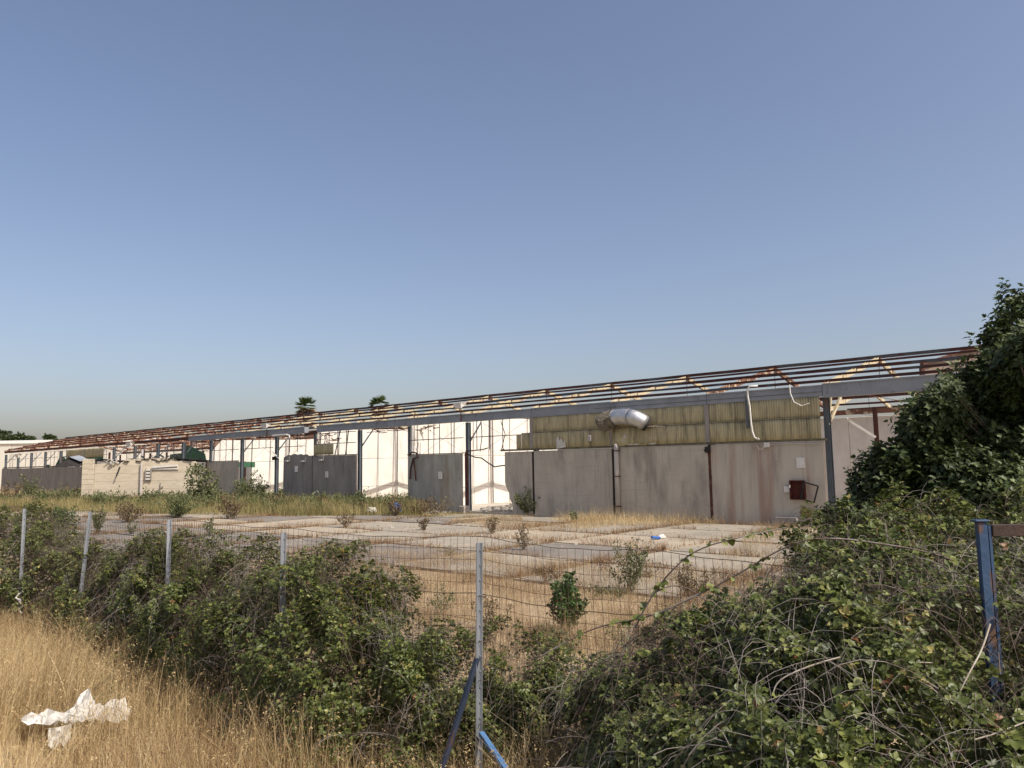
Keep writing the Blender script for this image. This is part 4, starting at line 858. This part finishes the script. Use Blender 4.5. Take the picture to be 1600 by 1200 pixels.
# reddish weeds in the slab joints
jp = []
for t in tg:
    for n0, n1 in zip(ng[:-1], ng[1:]):
        if in_yard(t+2, (n0+n1)/2): jp += [(t+r2.gauss(0,.10), n0+(n1-n0)*r2.random()) for _ in range(int(900*r2.random()**1.1))]
for n in ng:
    for t0_, t1_ in zip(tg[:-1], tg[1:]):
        if in_yard((t0_+t1_)/2, n+1): a_, b_ = sorted((r2.random()*1.3-.15, r2.random()*1.3-.15)); jp += [(t0_+(t1_-t0_)*min(1,max(0,r2.uniform(a_,b_))), n+r2.gauss(0,.09)) for _ in range(int(620*(b_-a_)*r2.random()**.8))]
for _ in range(26):
    t, n = r2.uniform(0,44), r2.uniform(-20,-4)
    if in_yard(t,n): jp += [(t+r2.gauss(0,.8), n+r2.gauss(0,.25)) for _ in range(130)]
jp = np.array([FW(*q)[:2] for q in jp]); P = np.column_stack([jp, np.full(len(jp), .03)]); n = len(P)
V, F_, T = blades(P, rng.uniform(.05,.30,n), np.abs(rng.normal(0,.7,n)), rng.uniform(.008,.018,n), rng.random(n), 2)
grass_b = grass('brown_stems','reddish brown dried stems mixed through the golden grass near the brambles',[(-9.4,14.0),(-7.2,12.6),(-5.0,10.6),(-3.1,8.4),(-2.0,7.2),(-1.4,5.2),(-3.0,5.2),(-4.6,8.2),(-6.6,10.6),(-9.4,13.0)],9000,.25,.75,.0045,'rustgrass',.4,1.6,.5,4)
grass('green_blades','thin greenish weeds coming up through the dry grass on the left',[(-9.4,13.4),(-7.2,12.0),(-5.0,10.0),(-3.1,8.0),(-4.6,7.0),(-8,10.0)],3500,.2,.6,.005,'weedgrass',.4,1.2,0,4)
tag(npmesh('joint_weeds', V, F_, T, 'rustgrass', kind='stuff'), 'reddish brown weeds growing in the joints between the concrete slabs', 'weeds')
# ------------------------------------------------ shrubs
def shrub(name, label, px, py, hpx, wpx, kind='green', dens=1., z=0, cat='shrub', Lf=None, up=1.):
    c = gp(px, py, z); k = c[1]/FPX; H = hpx*k; Wd = wpx*k/2
    root = thing(name, label, cat, tuple(c))
    ns = int(14*dens)+4; K = 8; an = rng.uniform(0,2*PI,ns); rr = np.sqrt(rng.random(ns))*Wd; hh = H*rng.uniform(.55,1.0,ns)*(1-.35*(rr/Wd)**2)
    u = np.linspace(0,1,K)[None,:]; d = np.stack([np.cos(an),np.sin(an)],1)
    Ls = np.zeros((ns,K,3)); Ls[:,:,0] = d[:,:1]*rr[:,None]*u**.9+rng.normal(0,.01,(ns,K))*H; Ls[:,:,1] = d[:,1:]*rr[:,None]*u**.9; Ls[:,:,2] = hh[:,None]*u
    rad = np.maximum(.004, .010*k*60/60)*np.linspace(1,.3,K)[None]*np.ones((ns,1))*(1 if c[1] < 25 else 1.6)
    V, F_ = tubes_np(Ls, rad); npmesh('stems', V, F_, None, 'cane' if kind != 'dry' else 'pale_stem', root, kind='stuff')
    Lf = Lf or max(.035, 3.6*k); area = (hpx*wpx)/(Lf/k)**2; nl = int(min(9000, area*5.5*dens))
    i = rng.integers(0, ns, nl); f = rng.random(nl)**.6*(K-1); f0 = np.clip(f.astype(int),0,K-2); ff = (f-f0)[:,None]
    p = Ls[i,f0]*(1-ff)+Ls[i,f0+1]*ff; p = p+rng.normal(0,.09,(nl,3))*Wd*np.array([1,1,.5]); p[:,2] = np.maximum(p[:,2], .01)
    dd = unit(rand_dirs(nl)+np.array([0,0,up])); ti = np.clip(rng.beta(2,2,nl),0,1)
    shp = 'simple' if kind in ('leafy',) else 'narrow'
    mt = {'green':'shrubleaf','leafy':'shrubgreen','dry':'shrubdry','bright':'shrubgreen'}[kind]
    V, F_, T = leafgeo(p, dd, rand_dirs(nl), Lf*rng.uniform(.6,1.3,nl), shp, ti, wid=1.0 if shp == 'simple' else 1.4)
    npmesh('foliage', V, F_, T, mt, root, kind='stuff'); return root
shrub('shrub','dark green leafy bush standing alone in the tan grass behind the fence',888,990,98,78,'leafy',1.0,Lf=.06)
shrub('shrub','sparse reddish green bush with upright twigs on the edge of the near slab',985,928,90,70,'green',.8,Lf=.06)
shrub('shrub','dry brown twiggy bush beside the near slab at the right',1085,940,70,80,'dry',.6,Lf=.045)
shrub('shrub','thin brown weed on the tip of the dry grass strip',818,862,46,26,'dry',.8)
shrub('shrub','small dark dry weed on the slabs left of the grass strip',770,836,34,24,'dry',.9)
shrub('shrub','rounded olive bush against the left end of the long grey wall',828,806,44,52,'green',1.3)
shrub('shrub','small bright green plant at the foot of the long grey wall',897,818,22,16,'bright',1.2)
shrub('shrub','reddish weed growing from the slab joint before the white bag',618,808,36,30,'dry',1.2)
shrub('shrub','dry weed on the slabs below the blue bag',662,830,30,28,'dry',.7)
shrub('shrub','low dry weed on the slab in front of the short wall',540,825,28,34,'dry',.7)
shrub('shrub','bright green bush in the weeds left of the blue bag',556,797,26,50,'bright',1.4)
shrub('shrub','upright green weed in the middle of the weed band',500,804,26,24,'green',1.2)
shrub('shrub','dark green bush before the broken dark wall',452,788,34,40,'bright',1.2)
shrub('shrub','dark twiggy shrub at the left part of the weed band',360,812,44,44,'dry',1.2)
shrub('shrub','broad green feathery bush in front of the hut and sapling',275,810,46,64,'green',1.5)
shrub('shrub','brownish bush before the lower hut wall',200,818,36,50,'dry',1.3)
shrub('shrub','tall green weed at the left corner of the hut',152,836,60,24,'green',1.1)
shrub('shrub','bright green bush between the hut and the left thicket',98,824,44,46,'bright',1.3)
shrub('shrub','small dark round shrub in the golden grass at the far left',59,792,16,18,'bright',1.3)
shrub('shrub','twiggy young plant on the pale slab before the hut',327,840,36,28,'green',.6)
shrub('shrub','small thin plant on the slab left of the twiggy one',207,836,26,20,'green',.6)
shrub('shrub','yellow green bush at the right end of the weed band',597,782,30,70,'green',1.3)
shrub('shrub','green bush filling the foot of the doorway in the white wall',388,790,60,60,'green',1.3)
shrub('shrub','grey green shrub at the foot of the slatted hut wall',320,800,34,60,'green',1.2)
shrub('shrub','low bush in front of the short wall with the meter box',680,806,34,60,'dry',.6)
shrub('shrub','pale reddish weed in the tan grass left of the centre post',625,935,60,50,'dry',.4,Lf=.05)
shrub('shrub','green grey weed right of the yellow bush',690,960,50,56,'green',.4,Lf=.05)
shrub('shrub','dry twiggy weed behind the centre post',770,985,60,70,'dry',.4,Lf=.045)
shrub('shrub','green creeping weed under the dark green bush',860,1000,30,60,'green',.4,Lf=.05)
shrub('bare_shrub','bare pale twiggy shrub before the far left wall',108,785,40,34,'dry',.3)
shrub('bare_shrub','bare pale twiggy shrub at the left edge of the photo',12,790,48,40,'dry',.5)
shrub('bare_shrub','tall bare olive shrub before the far left wall panels',45,786,46,46,'green',.8)
shrub('green_bush','bright green bush seen above the hut roof inside the warehouse',212,777,60,44,'bright',2.)
shrub('green_bush','green bank of bushes seen through the window in the cream wall',1380,770,70,80,'leafy',3.)
def undergrowth(name, label, spots, mt, Lf, nl=420, w_=(.5,1.3), h_=(.5,1.1)):
    parts = []; st = []
    for (x, y) in spots:
        H = random.uniform(*h_); W_ = random.uniform(*w_)/2*1.3; ns = 16; an = rng.uniform(0,2*PI,ns); rr = np.sqrt(rng.random(ns))*W_
        base = np.array([x,y,0]); tip = base+np.stack([np.cos(an)*rr,np.sin(an)*rr,H*rng.uniform(.5,1,ns)*(1-.3*(rr/W_)**2)],1)
        i_ = rng.integers(0,ns,nl); f = rng.random(nl)[:,None]**.6; p = base*(1-f)+tip[i_]*f+rng.normal(0,.10,(nl,3))*W_; p[:,2] = np.maximum(p[:,2],.02)
        ti = np.clip(rng.beta(2,2,nl)*.8+random.uniform(-.2,.3),0,1)
        parts.append(leafgeo(p, unit(rand_dirs(nl)+np.array([0,0,.8])), rand_dirs(nl), Lf*rng.uniform(.6,1.4,nl), 'narrow', ti, wid=1.3))
    V, F_, T = join(parts); tag(npmesh(name, V, F_, T, mt, kind='stuff'), label, 'undergrowth')
def spots(n, t0_, t1_, f0, f1): return [FW(t, n_)[:2] for t in np.random.default_rng(int(t0_*10)).uniform(t0_, t1_, n) for n_ in [random.uniform(f0(t), f1(t))]]
fe = lambda t: -2.6-.24*max(0,t-20)
undergrowth('undergrowth','grey green bushy weeds crowding before the dark panels and the hut',spots(150,24,74,fe,lambda t: -.5),'shrubleaf',.17,420,(.7,2.),(.6,1.45))
undergrowth('undergrowth','brown dried bushy weeds scattered through the weed band',spots(60,21,75,fe,lambda t: -.5),'shrubdry',.15,340,(.6,1.6),(.5,1.2))
undergrowth('undergrowth','fresh green tufts low in the weed band',spots(14,24,60,fe,lambda t: -1.),'shrubgreen',.15,300,(.4,.9),(.3,.7))
undergrowth('undergrowth','small dry bushy weeds scattered over the tan grass behind the fence',[tuple(q) for q in scatter(fld, 46)],'shrubdry',.05,260,(.25,.7),(.2,.5))
undergrowth('undergrowth','low green weeds scattered in the tan grass behind the fence',[tuple(q) for q in scatter([(-5,8.6),(-.5,7.2),(2.5,8),(5,14),(0,17),(-6,14)], 30)],'shrubleaf',.05,200,(.25,.6),(.12,.35))
# ------------------------------------------------ trees
def limb_tree(root, trunk_h, r0_, tips, m_='bark', base=(0,0,0)):
    lim = MB(); b = Vector(base); fork = b+Vector((0,0,trunk_h))
    MB().tube([b, b+Vector((.03,.02,trunk_h*.5)), fork],[r0_*1.2,r0_,r0_*.85],10).build('trunk',m_,root,smooth=True)
    for tpt in tips:
        tpt = Vector(tpt); mid = fork+(tpt-fork)*.5+Vector((random.uniform(-.2,.2),random.uniform(-.2,.2),-.1)); lim.tube([fork-Vector((0,0,.05)),mid,tpt],[r0_*.55,r0_*.35,r0_*.1],6)
    lim.build('limb',m_,root,smooth=True)
FY = 12.5
c = np.array([8.9, FY+.3, 0]); FT = thing('fig_tree','large dark green fig tree at the right edge in front of the warehouse','tree',tuple(c))
bl = [(1600,497,40),(1580,535,30),(1640,560,95),(1570,580,40),(1530,600,45),(1590,640,80),(1475,628,42),(1452,668,40),(1520,690,85),(1432,716,45),(1470,765,65),(1395,765,45),(1600,740,95),(1345,803,36),(1420,815,50),(1540,800,75),(1690,650,110),(1760,560,100),(1700,760,110),(1310,812,25),(1560,520,14),(1597,462,16)]
tips_c = []; tipd = []
for k, (px, py, r) in enumerate(bl):
    Yb = FY+(.9*math.sin(k*2.4) if r > 50 else .4*math.sin(k*1.7)); q = at(px, py, Yb); R = r*Yb/FPX; n = int(24+ (r*r)*.22)
    dd = rand_dirs(n); rad = R*.88*rng.uniform(.3,1.05,n)**.6; p = q+dd*rad[:,None]*np.array([1,1.15,1]); 
    kk = p[:,2] > .15; tips_c.append(p[kk]); tipd.append(dd[kk])
tc_ = np.vstack(tips_c); td = np.vstack(tipd)
# shoots gather in sprays, with gaps between them
x, y, z = tc_.T; g_ = np.sin(x*3.9)*np.sin(z*4.7+y*2.)+np.sin(y*4.1+z*1.7)*np.sin(x*6.1-z*3.)+rng.normal(0,.35,len(tc_)); kp = g_ > .05
tc_ = tc_[kp]+td[kp]*(.30*np.clip(g_[kp],0,1.2))[:,None]; td = td[kp]; n = len(tc_); parts = []
shoot = unit(td*.7+rand_dirs(n)*.5+np.array([0,0,.75])); e1 = unit(np.cross(shoot, np.array([.1,.2,1.])+rand_dirs(n)*.1)); e2 = np.cross(shoot, e1); sz = rng.uniform(.75,1.25,n); tn_ = rng.beta(2,3,n)*.75
for j in range(9):
    a_ = j*2.4+rng.normal(0,.25,n); el = .95-.16*j+rng.normal(0,.15,n)
    rad_ = e1*np.cos(a_)[:,None]+e2*np.sin(a_)[:,None]
    d = unit(rad_*np.cos(el)[:,None]+shoot*np.sin(el)[:,None]+np.array([0,0,-.10]))
    base_ = tc_-shoot*(.018*j)+d*.025; nr = unit(shoot*np.cos(el)[:,None]-rad_*np.sin(el)[:,None]+rand_dirs(n)*.35)
    parts.append(leafgeo(base_, d, nr, sz*rng.uniform(.08,.15,n)*(.65+.05*j), 'fig', np.clip(tn_+(.3 if j < 2 else 0)+rng.normal(0,.06,n),0,1), .14, .8, droop=.28))
V, F_, T = join(parts); npmesh('crown', V, F_, T, 'figleaf', FT, off=c, kind='stuff')
tp = [tuple(at(px,py,FY)-c) for px,py in ((1600,480),(1560,540),(1500,620),(1440,660),(1400,760),(1350,800),(1480,760),(1590,640),(1640,560),(1560,700),(1700,620),(1620,760))]
limb_tree(FT, .7, .16, tp)
mb = MB()
for k in range(0, n, 6):
    p = Vector(tc_[k]-c); cen = Vector((.0,0,2.2)); mb.tube([p+(cen-p)*.28+Vector((0,0,-.1)), p],[.014,.006],4,cap=False)
tag(mb.build('twigs','bark',FT),kind='stuff')
# sapling before the hut
q = gp(312,800); q = np.array([at(312,790,52)[0],52,0]); ST = thing('sapling','young grey green tree at the right corner of the hut','tree',tuple(q))
kk = 52/FPX; ctr = [(308,742,20),(325,752,17),(300,760,12),(318,770,14),(335,765,12),(305,735,10),(298,772,9)]; P=[]; 
for px,py,r in ctr:
    n = int(r*r*.75); P.append(at(px,py,52)+rand_dirs(n)*(r*kk)*rng.uniform(.3,1,n)[:,None]**.5)
P = np.vstack(P); n = len(P); V,F_,T = leafgeo(P, unit(rand_dirs(n)+np.array([0,0,-.3])), unit(rand_dirs(n)+np.array([0,-.4,.6])), rng.uniform(.10,.19,n),'simple',rng.random(n)); npmesh('crown',V,F_,T,'shrubleaf',ST,off=q,kind='stuff')
limb_tree(ST, 1.3, .09, [tuple(at(px,py,52)-q) for px,py,_ in ctr])
# palms
def palm(label, px, ptop, pbot, wpx, Yp):
    kk = Yp/FPX; b = at(px, 700, Yp); top = at(px, ptop+ (pbot-ptop)*.30, Yp)[2]; root = thing('fan_palm', label, 'palm tree', (b[0], Yp, 0), 0, 'fan palms behind the warehouse')
    MB().tube([(0,0,0),(.1,0,top*.5),(0,0,top)],[.32,.26,.24],10).build('trunk','palm_trunk',root,smooth=True)
    R = wpx*kk/2*1.05; parts=[]; dry=[]
    for k in range(26):
        el = random.uniform(.1,1.5); az = random.uniform(0,2*PI); d = np.array([math.cos(az)*math.cos(el),math.sin(az)*math.cos(el),math.sin(el)]); hub = np.array([0,0,top])+d*R*.45
        m_ = 11; e1 = unit(np.cross(d,[0,0,1.])+1e-3); e2 = np.cross(e1,d); an = np.linspace(-1.0,1.0,m_)
        dd = np.cos(an)[:,None]*d+np.sin(an)[:,None]*e1+np.array([0,0,-.12]); parts.append(leafgeo(np.repeat(hub[None],m_,0), dd, np.repeat(e2[None],m_,0), np.full(m_,R*.66), 'narrow', np.full(m_,random.random()), wid=.26, droop=.22))
    for k in range(90):
        az = random.uniform(0,2*PI); z = top+.05*R-random.random()**1.5*1.3; el = random.uniform(-1.2,.15); d = np.array([math.cos(az)*math.cos(el),math.sin(az)*math.cos(el),math.sin(el)]); m_=8; hub = np.array([0,0,z])+d*R*.3
        e1 = unit(np.cross(d,[0,0,1.])); an = np.linspace(-.7,.7,m_); dd = np.cos(an)[:,None]*d+np.sin(an)[:,None]*e1+np.array([0,0,-.45])
        dry.append(leafgeo(np.repeat(hub[None],m_,0), dd, rand_dirs(m_), np.full(m_,R*.68),'narrow',np.full(m_,random.random()),wid=.4,droop=.3))
    V,F_,T = join(parts); npmesh('crown',V,F_,T,'palmleaf',root); V,F_,T = join(dry); npmesh('dead_skirt',V,F_,T,'palmdry',root)
palm('fan palm rising behind the roof frame, the left one of two', 478, 627, 664, 36, 92)
palm('fan palm rising behind the roof frame, the right one of two', 593, 622, 662, 32, 92)
# dark trees over the far hall
for k,(px,py,r) in enumerate(((5,686,14),(30,686,10),(48,688,6),(76,685,7),(82,688,6),(-15,682,16))):
    Yt = 172; q = at(px,py,Yt); lb = ['dark tree behind the far hall at the left photo edge','dark tree behind the far hall, second from the left edge','small dark treetop over the middle of the far hall roof','pointed treetop over the right part of the far hall roof','low treetop just right of the pointed one','dark treetop at the outer left above the far hall'][k]
    root = thing('far_tree',lb,'tree',(q[0],Yt,0)); R = r*Yt/FPX; n = 900; P = rand_dirs(n)*R*rng.uniform(.2,1,n)[:,None]**.6*np.array([1,1,.75])+np.array([0,0,q[2]+R*.1])
    P += .25*R*np.sin(P*4/R*2.); V,F_,T = leafgeo(P,rand_dirs(n),rand_dirs(n),rng.uniform(.3,.6,n),'simple',rng.random(n)*.4); npmesh('crown',V,F_,T,'figleaf',root)
    MB().tube([(0,0,0),(0,0,q[2])],[.3,.15],7).build('trunk','bark',root)
# ------------------------------------------------ litter in the foreground
def litter(name, label, pts, seed, sub=10):
    rr = np.random.default_rng(seed); c_ = np.mean(pts, 0); n = len(pts); pts = [c_+(p-c_)*1.22 for p in pts]
    V = [(0,0,0)]; fs = []
    rings = 4
    for r in range(1, rings+1):
        for i in range(n*3):
            a = pts[i//3]; b = pts[(i//3+1)%n]; f = (i%3)/3; p = np.array(a)*(1-f)+np.array(b)*f
            v = (p-c_)*r/rings; v = v+np.array([0,0,rr.normal(0,.012)*(1 if r < rings else .6)+.018*math.sin(i*1.1+r)+.02*math.sin(i*2.7+r*1.9+seed)])+rr.normal(0,.004,3); V.append(tuple(v))
    m_ = n*3
    for i in range(m_): fs.append((0, 1+i, 1+(i+1)%m_))
    for r in range(rings-1):
        for i in range(m_): a = 1+r*m_+i; b = 1+r*m_+(i+1)%m_; fs.append((a, b, b+m_, a+m_))
    o = MB().add(V, fs).build(name, 'plastic_white', None, loc=tuple(c_)); tag(o, label, 'plastic sheet')
    so = o.modifiers.new('t','SOLIDIFY'); so.thickness = .002; return o
def L3(px, py, Y_): return at(px, py, Y_)
litter('plastic_sheet','white plastic sheet fold standing up in the dry grass, the peaked middle one',[L3(106,1112,8.05),L3(137,1080,8.2),L3(143,1092,8.1),L3(148,1108,8.),L3(133,1122,7.9),L3(115,1124,7.9)],1)
litter('plastic_sheet','dirty white plastic sheet at the right of the litter in the grass',[L3(148,1110,8.),L3(165,1103,8.1),L3(192,1093,8.2),L3(198,1112,8.1),L3(196,1122,8.),L3(176,1128,7.9),L3(156,1118,7.9)],2)
litter('plastic_sheet','bright white crumpled plastic fold at the centre of the litter',[L3(96,1126,7.9),L3(116,1112,7.9),L3(132,1108,7.95),L3(143,1126,7.8),L3(126,1124,7.75),L3(110,1130,7.75)],3)
litter('plastic_sheet','dusty plastic sheet half hidden by grass at the left of the litter',[L3(40,1118,8.),L3(74,1113,8.),L3(106,1117,7.95),L3(96,1130,7.8),L3(66,1128,7.8),L3(40,1132,7.8)],4)
litter('plastic_sheet','thin dusty plastic strip joining the peaked sheet and the right sheet',[L3(140,1112,7.95),L3(150,1104,8.),L3(166,1108,8.),L3(163,1122,7.9),L3(144,1124,7.85)],8)
litter('plastic_sheet','grey white plastic sheet hanging lowest in the litter',[L3(78,1138,7.75),L3(110,1133,7.75),L3(108,1150,7.6),L3(100,1165,7.5),L3(80,1163,7.5)],5)
# twisted white rag on the first post
q = at(36,935,13.5); mb = MB()
for k in range(3):
    a = random.uniform(0,6); mb.tube([(0,0,.12-.1*k),(.07*math.cos(a),-.03,.08-.1*k),(.1*math.cos(a+1),-.05,.02-.1*k),(.03,-.04,-.04-.1*k)],.018,6)
o = mb.build('rag','plastic_white',None,loc=tuple(q)); tag(o,'twisted white rag tied to the leftmost fence post','rag')
q = at(1,903,13.); o = MB().prism([(-.2,-.22),(-.02,-.2),(.0,.14),(-.06,.2),(-.2,.2)],-.05,.0).build('white_sack','plastic_white',None,loc=tuple(q),bevel=.02); tag(o,'white sack end at the left photo edge in front of the thicket','sack')
